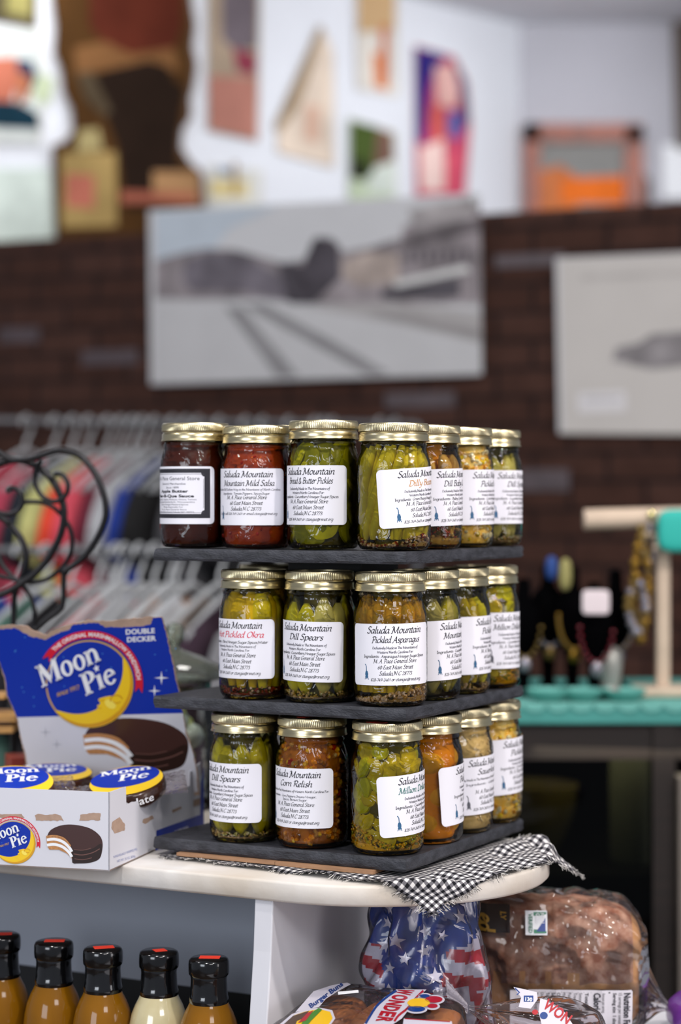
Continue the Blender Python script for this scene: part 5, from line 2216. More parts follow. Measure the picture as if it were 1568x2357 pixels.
A.poly([(912, 2278), (982, 2278), (975, 2285), (948, 2312), (940, 2326), (925, 2345), (905, 2358), (835, 2362), (842, 2352), (862, 2318), (885, 2296)], M_BAGW, 1)
A.line([(913, 2281), (893, 2294), (868, 2316), (852, 2340), (842, 2357)], 5, M_BAGB, 2, 4)
A.line([(975, 2281), (956, 2300), (938, 2322), (918, 2338), (908, 2352)], 5, M_BAGR, 2, 4)
base = [(920, 2281), (897, 2300), (878, 2321), (866, 2352)]
w0, w1 = (921, 2276), (866, 2354)
letters = 'WONDER'
for i, ch in enumerate(letters):
    t0, t1 = i / 6, (i + 1) / 6
    v, f = font_mesh(ch, .045, 'LEFT', 0, 3)
    x0, x1 = min(p[0] for p in v), max(p[0] for p in v)
    y1 = max(p[1] for p in v)
    # letters stand on their side: run down the bag, tops towards the right
    def tr(a, b, t0=t0):
        s_ = (a - x0) / (x1 - x0) * .145 + t0
        bx_ = 921 + (866 - 921) * s_ - 5 * math.sin(s_ * math.pi)
        by_ = 2277 + (2353 - 2277) * s_
        hgt = 34 * (b / y1)
        return (bx_ + hgt * 1.0, by_ + hgt * .12)
    A.shape([tr(a, b) for a, b in v], f, M_BAGR, 3)
for (x, y, rx_, ry_, m_) in [(964, 2310, 26, 10.5, M_BAGY), (978, 2294, 11, 4, M_BAGB), (999, 2302, 20, 7.5, M_BAGR), (996, 2317, 12, 5, M_BAGR), (959, 2324, 20, 6.5, M_BAGB)]:
    A.ell(x, y, rx_ + 5, ry_ + 3.5, M_BAGW, 2)
    A.ell(x, y, rx_, ry_, m_, 4)
A.poly([(930, 2345), (1040, 2352), (1045, 2375), (925, 2375)], M_BAGW, 2)
A.line([(932, 2346), (1036, 2353)], 2, M_BAGR, 3)
A.poly([(722, 2282), (765, 2268), (800, 2262), (808, 2266), (778, 2282), (750, 2300), (735, 2318), (705, 2325), (680, 2330)], M_BAGW, 1)
put_text(A, 'Burger Buns', 716, 2322, 15, 92, M_BAGB, rot=-.62)
A.poly([(640, 2362), (672, 2335), (700, 2325), (735, 2320), (765, 2326), (772, 2345), (760, 2362)], M_BAGW, 2)
A.poly([(650, 2362), (678, 2338), (705, 2329), (735, 2324), (760, 2330), (766, 2345), (755, 2362)], M_BAGY, 3)
A.poly([(650, 2362), (675, 2340), (712, 2328), (700, 2345), (684, 2352), (680, 2362)], mat('patty_print', '4a3524', .4, coat=.3), 4)
A.poly([(692, 2362), (706, 2342), (722, 2330), (734, 2322), (742, 2326), (730, 2338), (718, 2350), (708, 2362)], mat('lettuce_print', '3f7a24', .4, coat=.3), 5)
A.poly([(686, 2357), (708, 2334), (722, 2328), (704, 2352)], M_BAGR, 6)
A.poly([(778, 2284), (825, 2280), (826, 2286), (779, 2291)], M_WHT, 3)
o = A.build('bag_print', bm_, None, step=.0002)
adopt(o, bbag)

# second gathered bag between the bun pack and the loaf
b2 = P(1215, 2362, 2.14)
pk = empty('tied_bread_pack', (b2.x, b2.y, ZB), 0, 'clear bread bag with blue and red print, tied at its left, below the big loaf', 'bread pack')
z2 = b2.z - ZB


def pk_fn(u, v):
    q = 2 * math.pi * u
    t = v
    r_ = .004 + .052 * math.sin(min(1, t * 1.05) * math.pi * .62) ** 1.3
    w_ = 1 + (.16 * math.sin(q * 8 + t * 2)) * (1 - t) + .05 * math.sin(q * 5 + 9 * t)
    if t > .93:
        r_ *= max(.02, math.sqrt(max(0, 1 - ((t - .93) / .07) ** 2)))
    return Vector((-.060 + .145 * t, r_ * math.cos(q) * w_ * .8, z2 - .012 + .030 * (1 - t) ** 1.2 - .020 * t + r_ * .8 * math.sin(q) * w_))


pbag = surf('clear_bag', pk_fn, 110, 60, M_BAG, pk)
surf('bag_neck', lambda u, v: Vector((-.062 - .022 * v, (.004 + .012 * v) * math.cos(6.283 * u) * (1 + .4 * math.sin(6.283 * u * 7)), z2 + .018 + .010 * v + (.004 + .012 * v) * math.sin(6.283 * u) * (1 + .4 * math.sin(6.283 * u * 7)))), 70, 8, M_BAGM, pk)
for i, x in enumerate((.012, .052)):
    superbox('bun', (x, 0, z2 - .03), (.024, .032, .024), .65, M_BUN, pk, None, 24, 16)
A = Art()
rm = rayplane(P(1220, 2330, 2.108), Vector((0, -.75, .66)).normalized())
A.poly([(1182, 2272), (1202, 2276), (1236, 2284), (1238, 2300), (1222, 2322), (1194, 2318), (1200, 2296)], M_BAGW, 1)
A.line([(1186, 2275), (1196, 2285), (1190, 2290)], 3, M_BAGB, 2)
A.rect(1206, 2292, 1228, 2306, M_BAGB, 2)
put_text(A, '130', 1209, 2304, 12, 16, M_WHT, rot=.1, layer=3)
A.poly([(1244, 2298), (1256, 2302), (1300, 2330), (1318, 2357), (1320, 2370), (1250, 2370), (1240, 2330)], M_BAGW, 1)
put_text(A, 'WON', 1248, 2318, 34, 70, M_BAGR, rot=.62, layer=3)
A.ell(1252, 2338, 9, 8, M_BAGB, 3)
A.ell(1232, 2330, 7, 6, M_BAGR, 2)
o = A.build('bag_print', rm, None, step=.0002)
adopt(o, pbag)

# purple bag at the corner
pc = P(1560, 2345, 2.30)
pu = empty('purple_bread_bag', (pc.x, pc.y, ZB), 0, 'purple plastic bread bag at the lower right corner beside the loaf', 'bread bag')
superbox('purple_film', (.050, .03, .024), (.055, .05, .023), .7, mat('purple_film', '6a2f8c', .3, coat=.4, var=.3, vscale=20, bump=.8, bscale=50), pu, None, wob=.08)

# ------------------------------------------------------------------ glass candy jar
M_CJ = clear_mat('clear_glass_thick', 'f4f8f4', .03, 1.5, 1.2, bump=.25, bscale=18)
M_CJG = clear_mat('clear_glass_lid', 'e6f0e8', .04, 1.5, 1.4, milk=.16, milkc='c8d0c0')
jc = P(402, 1860, 2.62)
cj = empty('glass_candy_jar', (jc.x, jc.y, EYE + ZS + .0006), 0, 'clear glass jar with knobbed lid and yellow green packets behind the snack box', 'jar')
G().lathe([(.050, 0), (.056, .003), (.058, .012), (.058, .125), (.054, .138), (.046, .146), (.046, .156), (.050, .158)], 64, cap=True).build('jar_body', M_CJ, cj)
ld = G().lathe([(.058, .160), (.0615, .162), (.0615, .167), (.055, .178), (.034, .189), (.012, .196), (.008, .199)], 64).build('glass_lid', M_CJG, cj)
G().lathe([(.008, .198), (.0065, .203), (.011, .208), (.0125, .214), (.0125, .222), (.010, .228), (.004, .231), (.0001, .2315)], 32).build('lid_knob', M_CJG, ld)
random.seed(9)
cand = [mat('packet_yellow', 'd8d684', .4, coat=.4), mat('packet_white', 'c6c8c0', .4, coat=.4), mat('packet_olive', '7a7c54', .5, coat=.3)]
for i in range(16):
    a, r_ = rnd(0, 6.28), rnd(0, .028)
    superbox('candy_packet', (r_ * math.cos(a), r_ * math.sin(a), .022 + .0065 * i), (.024, .016, .016), .8, cand[i % 3], cj, Matrix.Rotation(rnd(0, 3), 3, 'Z') @ Matrix.Rotation(rnd(-1, 1), 3, 'X'), 16, 10, wob=.2, seed=i)

# ------------------------------------------------------------------ wrought iron scroll stand
M_IRON = mat('black_iron', '17171b', .42, metal=.4, bump=.2, bscale=200)
iron = empty('iron_scroll_stand', P(60, 1860, 2.64), 0, 'black wrought iron scroll stand behind the snack box at the left', 'stand')
iron.location.z = EYE + ZS + .0006


def cpx(x, y, d):
    return P(x * .3189, 900 + y * .3189, d)


SCR = [
    ([(-60, 420), (0, 450), (70, 492), (130, 500), (220, 490), (330, 455), (420, 430), (490, 436), (570, 465), (650, 540), (710, 640), (752, 760), (765, 880), (740, 980), (690, 1080), (620, 1180), (540, 1250), (465, 1300)], .0042, 2.60),
    ([(-70, 560), (0, 525), (90, 500), (170, 505), (260, 540), (340, 600), (400, 680), (445, 780), (462, 880), (450, 990), (410, 1100), (340, 1220), (260, 1310), (180, 1370), (90, 1430), (20, 1465), (-40, 1480)], .0046, 2.62),
    ([(165, 805), (250, 800), (330, 812), (410, 860), (470, 930), (508, 1010), (520, 1100), (505, 1180), (460, 1260), (400, 1320), (320, 1365), (240, 1382), (150, 1372), (60, 1350), (-40, 1325)], .0030, 2.63),
    ([(65, 735), (60, 712), (90, 698), (130, 715), (160, 760), (163, 815), (130, 865), (70, 890), (0, 880), (-50, 850)], .0034, 2.62),
    ([(390, 605), (430, 598), (470, 625), (492, 680), (478, 745), (430, 788), (370, 795), (310, 765), (268, 705), (250, 630), (262, 560), (300, 500)], .0032, 2.61),
    ([(-40, 905), (20, 925), (90, 980), (150, 1060), (185, 1150), (192, 1230), (170, 1310), (140, 1380), (112, 1440), (102, 1520), (98, 1700), (98, 2600)], .0040, 2.64),
    ([(-20, 1180), (20, 1260), (80, 1330), (140, 1385), (200, 1450), (238, 1530), (250, 1610), (243, 1700), (240, 2600)], .0030, 2.64),
    ([(462, 1300), (460, 1400), (455, 1535), (420, 1585), (330, 1655), (262, 1725), (240, 1800), (236, 2600)], .0036, 2.63),
]
for pts, r_, d in SCR:
    w_pts = [cpx(x, min(y, 3010), d) for x, y in pts]
    g = G()
    path = catmull(w_pts, 6)
    g.tube(path, r_ * 1.22, 8, flat=.8, up=(0, 1, 0))
    adopt(g.build('scroll_bar', M_IRON, None), iron)
p = cpx(465, 1300, 2.63)
adopt(G().ball(p, .0065, nu=12, nv=8).build('joint_collar', M_IRON, None), iron)

# wooden rack and red box behind the snack box
M_WOOD = mat('honey_wood', 'b98a4c', .5, var=.3, vscale=30, stretch=(1, 8, 8))
rk = empty('wooden_rack', P(-40, 1870, 2.66), 0, 'small honey coloured slatted wooden rack at the left edge', 'rack')
rk.location.z = EYE + ZS + .0006
for (x0, x1, y0, y1) in [(-200, 38, 1640, 1661), (-200, 32, 1671, 1687), (-200, 12, 1598, 1609)]:
    p0, p1 = P(x0, y0, 2.60), P(x1, y1, 2.60)
    adopt(G().box(((p0.x + p1.x) / 2, 2.62, (p0.z + p1.z) / 2), (p1.x - p0.x, .05, p0.z - p1.z)).build('slat', M_WOOD, None, smooth=False, bevel=.001), rk)
for x in (-150, -60):
    p0 = P(x, 1598, 2.60)
    adopt(G().box((p0.x, 2.625, (p0.z + EYE + ZS) / 2), (.012, .03, p0.z - EYE - ZS)).build('upright', M_WOOD, None, smooth=False), rk)
M_REDB = mat('dark_red_card', '7c2c20', .5, var=.3, vscale=30)
p0, p1 = P(12, 1708, 2.54), P(75, 1800, 2.54)
rb = G().box((0, 0, .035), (.036, .05, .073))
o = rb.build('red_carton', M_REDB, None, smooth=False, bevel=.001)
o.location = (-.392, 2.56, EYE + ZS + .0006)
o.rotation_euler = (0, 0, .3)
tag(o, 'small dark red carton standing behind the snack box at the left edge', 'carton')

# ------------------------------------------------------------------ pictures on the brick partition
M_CANV = mat('canvas_edge', 'c9c9cc', .7)


def wall_picture(name, at, nrm, quad, depth, m_edge, label, cat, art=None, group=None):
    """panel with real thickness hung on a wall; quad in photo pixels on the wall plane"""
    ps = [at(x, y) + nrm * (depth + .001) for x, y in quad]
    c = sum(ps, Vector()) / len(ps)
    root = empty(name, c, 0, label, cat, group)
    g = G()
    n = len(ps)
    g.add(ps + [p - nrm * depth for p in ps], [tuple(range(n)), tuple(range(n, 2 * n))[::-1]] + [(i, (i + 1) % n, n + (i + 1) % n, n + i) for i in range(n)])
    adopt(g.build('panel', m_edge, None, smooth=False), root)
    if art:
        p0 = at(quad[0][0], quad[0][1]) + nrm * (depth + .001)
        o = art.build('picture_print', rayplane(p0, nrm), None, step=.0006, base=.0005)
        adopt(o, root)
    return root


def fmat(hexc, var=.12, sc_=9):
    return mat('print_' + hexc, hexc, .85, var=var, vscale=sc_, spec=.08)


A = Art()
A.poly([(356, 488), (1106, 449), (1110, 862), (360, 886)], fmat('c6c7ca', .02), 1)
A.poly([(357, 490), (640, 474), (610, 490), (530, 525), (480, 590), (358, 600)], fmat('b8c2cc', .03), 2)
A.poly([(357, 600), (395, 588), (440, 578), (480, 572), (540, 575), (600, 590), (650, 605), (700, 598), (720, 560), (728, 545), (745, 552), (760, 545), (775, 560), (790, 580), (850, 570), (905, 552), (925, 548),
        (928, 520), (1000, 498), (1080, 478), (1106, 470), (1108, 720), (920, 700), (700, 700), (640, 692), (600, 688), (500, 690), (358, 690)], fmat('8d8689', .35, 12), 3)
A.poly([(430, 600), (480, 580), (560, 585), (620, 620), (660, 640), (680, 680), (700, 705), (660, 690), (560, 672), (440, 670), (420, 640)], fmat('6f6a72', .3, 12), 4)
A.poly([(640, 605), (700, 610), (720, 555), (740, 545), (780, 560), (785, 640), (720, 700), (690, 712), (660, 690)], fmat('4c484e', .3, 14), 4)
A.poly([(925, 550), (1108, 500), (1108, 530), (925, 570)], fmat('655f62', .3, 12), 5)
A.poly([(790, 600), (850, 580), (920, 585), (920, 650), (830, 660), (790, 640)], fmat('a89b94', .3, 14), 5)
for x in range(940, 1080, 22):
    A.poly([(x, 575), (x + 9, 573), (x + 9, 605), (x, 607)], fmat('5f5a60', .1), 6)
A.poly([(905, 648), (1075, 610), (1085, 625), (915, 662)], fmat('cfcfce', .05), 7)
A.poly([(880, 668), (1060, 640), (1060, 685), (880, 690)], fmat('57545a', .2), 6)
A.poly([(940, 1000 - 505 + -10), (1000, 470), (1090, 455), (1095, 500), (960, 530)], fmat('a29d9e', .25, 12), 6)
A.poly([(358, 688), (700, 700), (1108, 700), (1110, 862), (360, 884)], fmat('bdbdbf', .03), 8)
A.poly([(700, 705), (900, 695), (1108, 722), (1109, 790), (950, 752)], fmat('a6a3a3', .08), 9)
A.poly([(520, 705), (560, 710), (690, 866), (640, 868), (560, 760)], fmat('8f8e90', .1), 10)
A.poly([(560, 700), (610, 702), (760, 780), (900, 860), (850, 864), (700, 780)], fmat('8b8a8c', .1), 10)
A.poly([(840, 710), (1108, 760), (1108, 782), (900, 735)], fmat('8f8c8c', .1), 10)
wall_picture('landscape_canvas', bw, en, [(356, 488), (1106, 449), (1110, 862), (360, 886)], .03, M_CANV,
             'large pale grey canvas photograph of railway tracks and buildings on the brick wall', 'picture', A)
A = Art()
A.poly([(1288, 597), (1600, 584), (1604, 1000), (1296, 998)], fmat('c4c0bc', .02), 1)
A.poly([(1420, 800), (1470, 790), (1500, 770), (1600, 760), (1602, 840), (1500, 850), (1410, 830)], fmat('8a8688', .35, 14), 2)
A.poly([(1330, 905), (1440, 900), (1442, 945), (1332, 950)], fmat('d8d6d8', .02), 2)
A.line([(1340, 640), (1590, 628)], 12, fmat('b3afac', .1), 2)
A.line([(1345, 920), (1430, 917)], 5, fmat('a9a7ab', .1), 3)
wall_picture('sketch_canvas', bw, en, [(1288, 597), (1600, 584), (1604, 1000), (1296, 998)], .03, M_CANV,
             'pale canvas print with faint grey drawing at the right of the brick wall', 'picture', A)

# ------------------------------------------------------------------ posters on the white side wall and far wall
M_PAPER = mat('poster_paper', 'd6d2cb', .6)


def poster(name, quad, label, cat, arts, depth=.008, paper=None, at=sw, nrm=sn):
    A = Art()
    for pts, c, l in arts:
        A.poly(pts, fmat(c, .16, 6), l)
    return wall_picture(name, at, nrm, quad, depth, paper or M_PAPER, label, cat, A)


dc = [(120, -60), (120, 0), (128, 60), (124, 120), (140, 160), (145, 210), (165, 250), (168, 300), (150, 325), (120, 335), (122, 380), (128, 560), (470, 560), (462, 470), (458, 400), (430, 375), (408, 340), (412, 300), (432, 270), (430, 230), (440, 190), (445, 150), (436, 110), (442, 60), (432, 0), (430, -60)]
poster('die_cut_display', dc, 'large old brown die cut advertising display with wavy edges high on the white wall', 'poster', [
    (dc, '4a3016', 1),
    ([(205, -50), (420, -50), (420, 60), (400, 115), (330, 130), (250, 112), (205, 60)], '542418', 2),
    ([(170, 110), (240, 95), (300, 125), (400, 110), (410, 165), (330, 145), (220, 165), (175, 180)], '745030', 3),
    ([(215, 175), (260, 158), (340, 140), (380, 150), (405, 190), (425, 200), (410, 300), (405, 370), (440, 400), (400, 480), (290, 480), (270, 340), (240, 260)], '241811', 4),
    ([(175, 170), (210, 165), (255, 255), (240, 270), (195, 230)], '4c4030', 5),
    ([(140, 352), (265, 350), (268, 520), (140, 525)], 'a08654', 5),
    ([(150, 400), (215, 405), (215, 480), (150, 475)], 'b46a58', 6),
    ([(180, 300), (225, 295), (235, 345), (175, 350)], 'a59668', 5),
    ([(350, 395), (455, 395), (458, 470), (350, 470)], 'a37c56', 6),
    ([(275, 440), (450, 445), (452, 465), (275, 468)], '9c5a48', 7),
], .02, mat('display_card', '5a3f26', .7))
poster('figures_poster', [(-60, 60), (88, 70), (108, 190), (90, 330), (-60, 330)], 'white poster with dark blue and red painted figures at the left edge', 'poster', [
    ([(-60, 60), (86, 72), (106, 190), (88, 328), (-60, 328)], 'c6cac6', 1),
    ([(-60, 135), (35, 130), (45, 180), (25, 240), (-60, 250)], 'b56a54', 2),
    ([(38, 135), (72, 140), (85, 175), (70, 210), (40, 190)], '22304a', 3),
    ([(35, 165), (68, 175), (66, 225), (40, 245)], 'a8684a', 4),
    ([(-60, 230), (40, 235), (85, 260), (92, 298), (-60, 290)], '14303e', 4),
    ([(75, 165), (125, 180), (115, 240), (75, 230)], 'b6c0a0', 2)])
poster('blank_sheet', [(-60, 388), (112, 386), (128, 560), (-60, 570)], 'blank pale green white sheet at the left just above the brick wall', 'poster', [
    ([(-60, 390), (110, 388), (126, 560), (-60, 570)], 'd4dfd6', 1)], .006, mat('sheet_paper', 'd4dfd6', .6))
poster('corner_picture', [(-60, -40), (86, -40), (84, 66), (-60, 40)], 'small brown and yellow picture at the upper left corner', 'picture', [
    ([(-60, -40), (86, -40), (84, 66), (-60, 40)], '4c4430', 1), ([(20, -30), (70, -30), (70, 40), (10, 30)], '8c8450', 2)])
poster('tall_poster', [(478, -60), (598, -60), (592, 325), (478, 300)], 'tall narrow poster, grey purple above and faded red below', 'poster', [
    ([(478, -60), (598, -60), (592, 325), (478, 300)], 'a3907c', 1),
    ([(510, -50), (592, -50), (590, 110), (540, 115), (510, 90)], '6c6268', 2),
    ([(535, 110), (590, 125), (588, 175), (545, 165)], '8a3c4c', 3),
    ([(480, 175), (592, 180), (591, 322), (480, 296)], 'b0786a', 2)])
poster('leaning_card', [(735, 58), (765, 120), (768, 385), (640, 350), (632, 290)], 'tan wedge shaped card with a pale front on the white wall', 'poster', [
    ([(735, 58), (745, 70), (690, 240), (640, 310), (632, 288)], 'a08a70', 1),
    ([(745, 70), (765, 120), (768, 385), (640, 350), (640, 310), (690, 240)], 'dccab8', 1),
    ([(705, 240), (735, 245), (732, 330), (700, 320)], 'd8b09a', 2)])
poster('sunny_poster', [(818, -60), (912, -60), (914, 222), (822, 205)], 'narrow cream poster with tan top and orange figure', 'poster', [
    ([(818, -60), (912, -60), (914, 222), (822, 205)], 'd9d2c8', 1), ([(822, -60), (908, -60), (908, 70), (824, 75)], 'c8a67c', 2),
    ([(858, 120), (893, 130), (892, 208), (862, 200)], 'd4804c', 2), ([(875, 60), (892, 60), (892, 190), (878, 190)], 'c86c48', 3)])
poster('green_picture', [(803, 272), (908, 305), (910, 470), (803, 470)], 'small picture of green foliage and a dark house on the white wall', 'picture', [
    ([(803, 272), (908, 305), (910, 470), (803, 470)], 'c0cdb0', 1), ([(806, 278), (870, 292), (862, 400), (830, 415), (806, 400)], '4a5a2c', 2),
    ([(806, 360), (850, 380), (840, 415), (806, 410)], '2a2e20', 3), ([(868, 295), (904, 306), (906, 375), (860, 385)], '7a5c50', 3), ([(860, 385), (906, 370), (908, 450), (840, 440)], 'd4dcd2', 4)])
poster('costume_poster', [(955, 105), (1045, 130), (1075, 190), (1083, 290), (1070, 460), (958, 460)], 'bright red and violet poster with a pale pink figure on the white wall', 'poster', [
    ([(955, 105), (1045, 130), (1075, 190), (1083, 290), (1070, 460), (958, 460)], 'c04a66', 1),
    ([(957, 110), (1030, 128), (1000, 160), (985, 220), (975, 330), (958, 325)], '332c7c', 2),
    ([(1000, 150), (1045, 150), (1060, 200), (1050, 250), (1005, 245)], 'e0b0a8', 3),
    ([(1040, 130), (1072, 190), (1080, 280), (1065, 300), (1055, 200)], '3c2c5c', 4),
    ([(1030, 255), (1062, 262), (1058, 320), (1028, 315)], '5a62a0', 4),
    ([(985, 250), (1020, 240), (1030, 330), (1000, 340)], 'd0605a', 4),
    ([(965, 340), (1020, 320), (1025, 440), (968, 440)], 'e8c8c0', 5),
    ([(1025, 350), (1060, 350), (1050, 440), (1020, 440)], 'd8586c', 5)])
poster('small_prints', [(478, 380), (600, 392), (600, 475), (478, 475)], 'small yellow and multicoloured print just above the large canvas', 'picture', [
    ([(478, 380), (600, 392), (600, 475), (478, 475)], 'd0cfc8', 1), ([(482, 410), (570, 415), (570, 455), (482, 455)], 'd0bf8c', 2),
    ([(500, 385), (530, 388), (530, 405), (500, 402)], '7f8fa4', 3), ([(535, 375), (545, 375), (545, 450), (535, 450)], '9a7a50', 3)])

# framed picture on the far wall
bk = lambda x, y: P(x, y, BD - .001)
bn = Vector((0, -1, 0))
M_OFR = mat('red_brown_frame', '8a3f22', .4, var=.3, vscale=12)
root = wall_picture('framed_picture', bk, bn, [(1222, 308), (1462, 316), (1462, 490), (1222, 490)], .02, mat('picture_back', '8e8c8a', .3, coat=.4),
                    'picture in a red brown wooden frame, grey above and orange below, on the far wall', 'picture')
A = Art()
A.poly([(1240, 325), (1440, 332), (1440, 490), (1240, 490)], fmat('8d8c89', .05), 1)
A.poly([(1240, 395), (1290, 380), (1330, 410), (1330, 490), (1240, 490)], fmat('c8784c', .1), 2)
A.poly([(1290, 412), (1440, 405), (1446, 470), (1290, 468)], fmat('e8742c', .1), 3)
o = A.build('picture_print', rayplane(bk(1222, 308) + bn * .021, bn), None, step=.0006, base=.0005)
adopt(o, root)
for (x0, y0, x1, y1, hgt) in [(1205, 289, 1240, 500, 0), (1436, 297, 1478, 500, 0), (1205, 289, 1478, 330, 1)]:
    p0, p1 = bk(x0, y0), bk(x1, y1)
    adopt(G().box(((p0.x + p1.x) / 2, BD - .025, (p0.z + p1.z) / 2), (abs(p1.x - p0.x), .045, abs(p1.z - p0.z))).build('frame_bar', M_OFR, None, smooth=False), root)
wall_picture('dark_framed_picture', bk, bn, [(1548, 45), (1620, 45), (1620, 345), (1556, 345)], .03, mat('dark_frame', '4a3a2e', .5),
             'dark brown framed picture cut by the right edge, high on the far wall', 'picture')
wall_picture('bright_light_panel', bk, bn, [(1524, 335), (1620, 335), (1620, 458), (1526, 458)], .02, mat('bright_light_white', 'f4f6fa', .5),  # bright light put into the white colour of a flat panel
             'bright light painted as a white panel on the far wall at the right edge', 'panel')
# dark dome-like thing beside the framed picture
wall_picture('dark_plaque', bk, bn, [(1470, 420), (1480, 402), (1494, 420), (1498, 500), (1466, 500)], .03, mat('dark_plaque', '3a2420', .5),
             'small dark rounded plaque at the right of the red brown frame', 'plaque')

# ------------------------------------------------------------------ clothes racks
M_CHROME = mat('rack_metal', '5c5e62', .45, metal=.6)
M_HANG = mat('white_plastic_hanger', 'a4a7aa', .5)


def rack(name, xa, xb, y, da, db, label):
    a, b = P(xa, y, da), P(xb, y, db)
    b.z = a.z
    root = empty(name, ((a.x + b.x) / 2, (a.y + b.y) / 2, 0), 0, label, 'clothes rack')
    adopt(G().tube([a, b], .008, 12).build('rail', M_CHROME, None), root)
    for q in (a, b):
        adopt(G().tube([Vector((q.x, q.y, q.z)), Vector((q.x, q.y, .03))], .013, 10).build('post', M_CHROME, None), root)
        adopt(G().box((q.x, q.y, .015), (.05, .5, .03)).build('foot', M_CHROME, None, smooth=False), root)
    return a, b


ra = rack('clothes_rack', -120, 960, 968, 4.55, 4.75, 'metal clothes rail in front of the brick wall, hung with shirts')
rb_ = rack('clothes_rack', -160, 690, 1268, 3.75, 3.85, 'lower metal clothes rail nearer the camera, hung with pale clothes')
HANG = {}


def hanger_geo():
    g = G()
    hook = [(0.0, 0, -.02), (0.0, 0, 0.0), (.012, 0, .016), (.022, 0, .034), (.016, 0, .052), (0, 0, .058), (-.014, 0, .050), (-.019, 0, .038)]
    g.tube(catmull(hook, 4), .0035, 6)
    sh = [(-.205, 0, -.105), (-.12, 0, -.060), (-.04, 0, -.028), (0, 0, -.018), (.04, 0, -.028), (.12, 0, -.060), (.205, 0, -.105)]
    g.tube(catmull(sh, 4), .006, 8)
    g.tube([(-.205, 0, -.105), (.205, 0, -.105)], .005, 6)
    return g


def shirt_geo(seed, length):
    g = G()
    L_ = [(-.07, -.035), (-.21, -.10), (-.27, -.24), (-.20, -.27), (-.185, -.20), (-.19, -length), (.19, -length), (.185, -.20), (.20, -.27), (.27, -.24), (.21, -.10), (.07, -.035), (.035, -.065), (-.035, -.065)]
    n = len(L_)
    L2 = []
    for i in range(n):
        a, b = L_[i], L_[(i + 1) % n]
        k = 6
        for j in range(k):
            t = j / k
            L2.append((a[0] + (b[0] - a[0]) * t, a[1] + (b[1] - a[1]) * t))
    n = len(L2)
    vs = []
    for s_ in (-1, 1):
        for (x, z) in L2:
            w_ = .008 + .006 * min(1, -z / .5)
            vs.append((x, s_ * w_ * .35 + .012 * math.sin(z * 14 + x * 10), z))
    c1 = []
    # inner ring to puff the cloth
    for s_ in (-1, 1):
        for (x, z) in L2:
            w_ = .008 + .008 * min(1, -z / .5)
            xi, zi = x * .82, z * .92 - .025
            c1.append((xi, s_ * w_ + .012 * math.sin(x * 40), zi))
    vs += c1
    fs = []
    for i in range(n):
        j = (i + 1) % n
        fs.append((i, j, n + j, n + i))
        fs.append((i, 2 * n + i, 2 * n + j, j))
        fs.append((n + i, n + j, 3 * n + j, 3 * n + i))
    tri = tessellate_polygon([[Vector((c1[i][0], c1[i][2], 0)) for i in range(n)]])
    fs += [tuple(2 * n + q for q in t) for t in tri] + [tuple(3 * n + q for q in t[::-1]) for t in tri]
    g.add(vs, fs)
    return g


hproto = None
UP = [  # px, colour, name, length, yaw, label
    (-45, 'b24a5c', 'shirt', .55, 60, 'rose pink shirt at the left end of the upper rail'),
    (20, 'a83a50', 'shirt', .60, 68, 'dark pink shirt on the upper rail behind the iron scrolls'),
    (62, '141a26', 'shirt', .62, 75, 'very dark navy shirt beside the pink one on the upper rail'),
    (98, 'b2b272', 'shirt', .95, 70, 'long pale yellow green garment on the upper rail'),
    (142, 'd0422a', 'shirt', .60, 60, 'orange red shirt seen through the iron scroll'),
    (172, 'c84858', 'shirt', .85, 66, 'coral red garment inside the iron scroll heart'),
    (222, '5c1428', 'shirt', .60, 74, 'dark crimson shirt right of the coral one'),
    (250, 'a0a2a6', 'shirt', .46, 62, 'light grey shirt on the upper rail near the sauce jar'),
    (292, '102c7c', 'shirt', .62, 58, 'royal blue shirt on the upper rail'),
    (322, '08080a', 'shirt', .62, 66, 'black shirt left of the leftmost jar'),
    (400, '3c3c40', 'shirt', .6, 66, None), (500, '18181c', 'shirt', .6, 66, None), (640, '303036', 'shirt', .6, 66, None),
]
LOW = [
    (-60, '1a3c8c', 40, 'blue shirt at the left end of the lower rail'), (0, '46665c', 55, 'grey green shirt on the lower rail behind the iron stand'), (60, '0e0c12', 62, 'black shirt on the lower rail'),
    (120, '4a4a4c', 56, 'pale grey shirt on the lower rail'), (160, 'b01c20', 66, 'bright red shirt on the lower rail'), (215, '9c9ca0', 52, 'white shirt right of the red one on the lower rail'),
    (285, 'b08c76', 50, 'tan peach shirt on the lower rail'), (335, 'c0c2c6', 46, 'white shirt above the torn lid'), (400, '6c625c', 52, 'beige grey shirt left of the okra jar'),
    (450, '2c1828', 60, 'dark plum shirt beside the okra jar'), (530, '707074', 60, None),
]


def hang(px, rail, colour, length, yaw, label, glab, seed):
    global hproto
    a, b = rail
    # point of the rail seen at px
    k = (px + 105 - CX) / F
    t = (k * a.y - a.x) / ((b.x - a.x) - k * (b.y - a.y))
    p = a.lerp(b, t)
    p.z += .008 - .0545
    rz = math.radians(64)
    if hproto is None:
        hproto = hanger_geo().build('clothes_hanger', M_HANG)
        h = hproto
    else:
        h = hproto.copy()
        COL.objects.link(h)
    h.location = p
    h.rotation_euler = (0, 0, rz)
    tag(h, glab, 'hanger', glab)
    if colour:
        s_ = shirt_geo(seed, length).build('hanging_shirt', mat('cloth_' + colour, colour, .9, var=.12, vscale=8), angle=70)
        s_.location = p
        s_.rotation_euler = (0, 0, rz)
        tag(s_, label or 'dull coloured shirt mostly hidden behind the jars of the display', 'shirt', 'shirts hanging on the two rails')


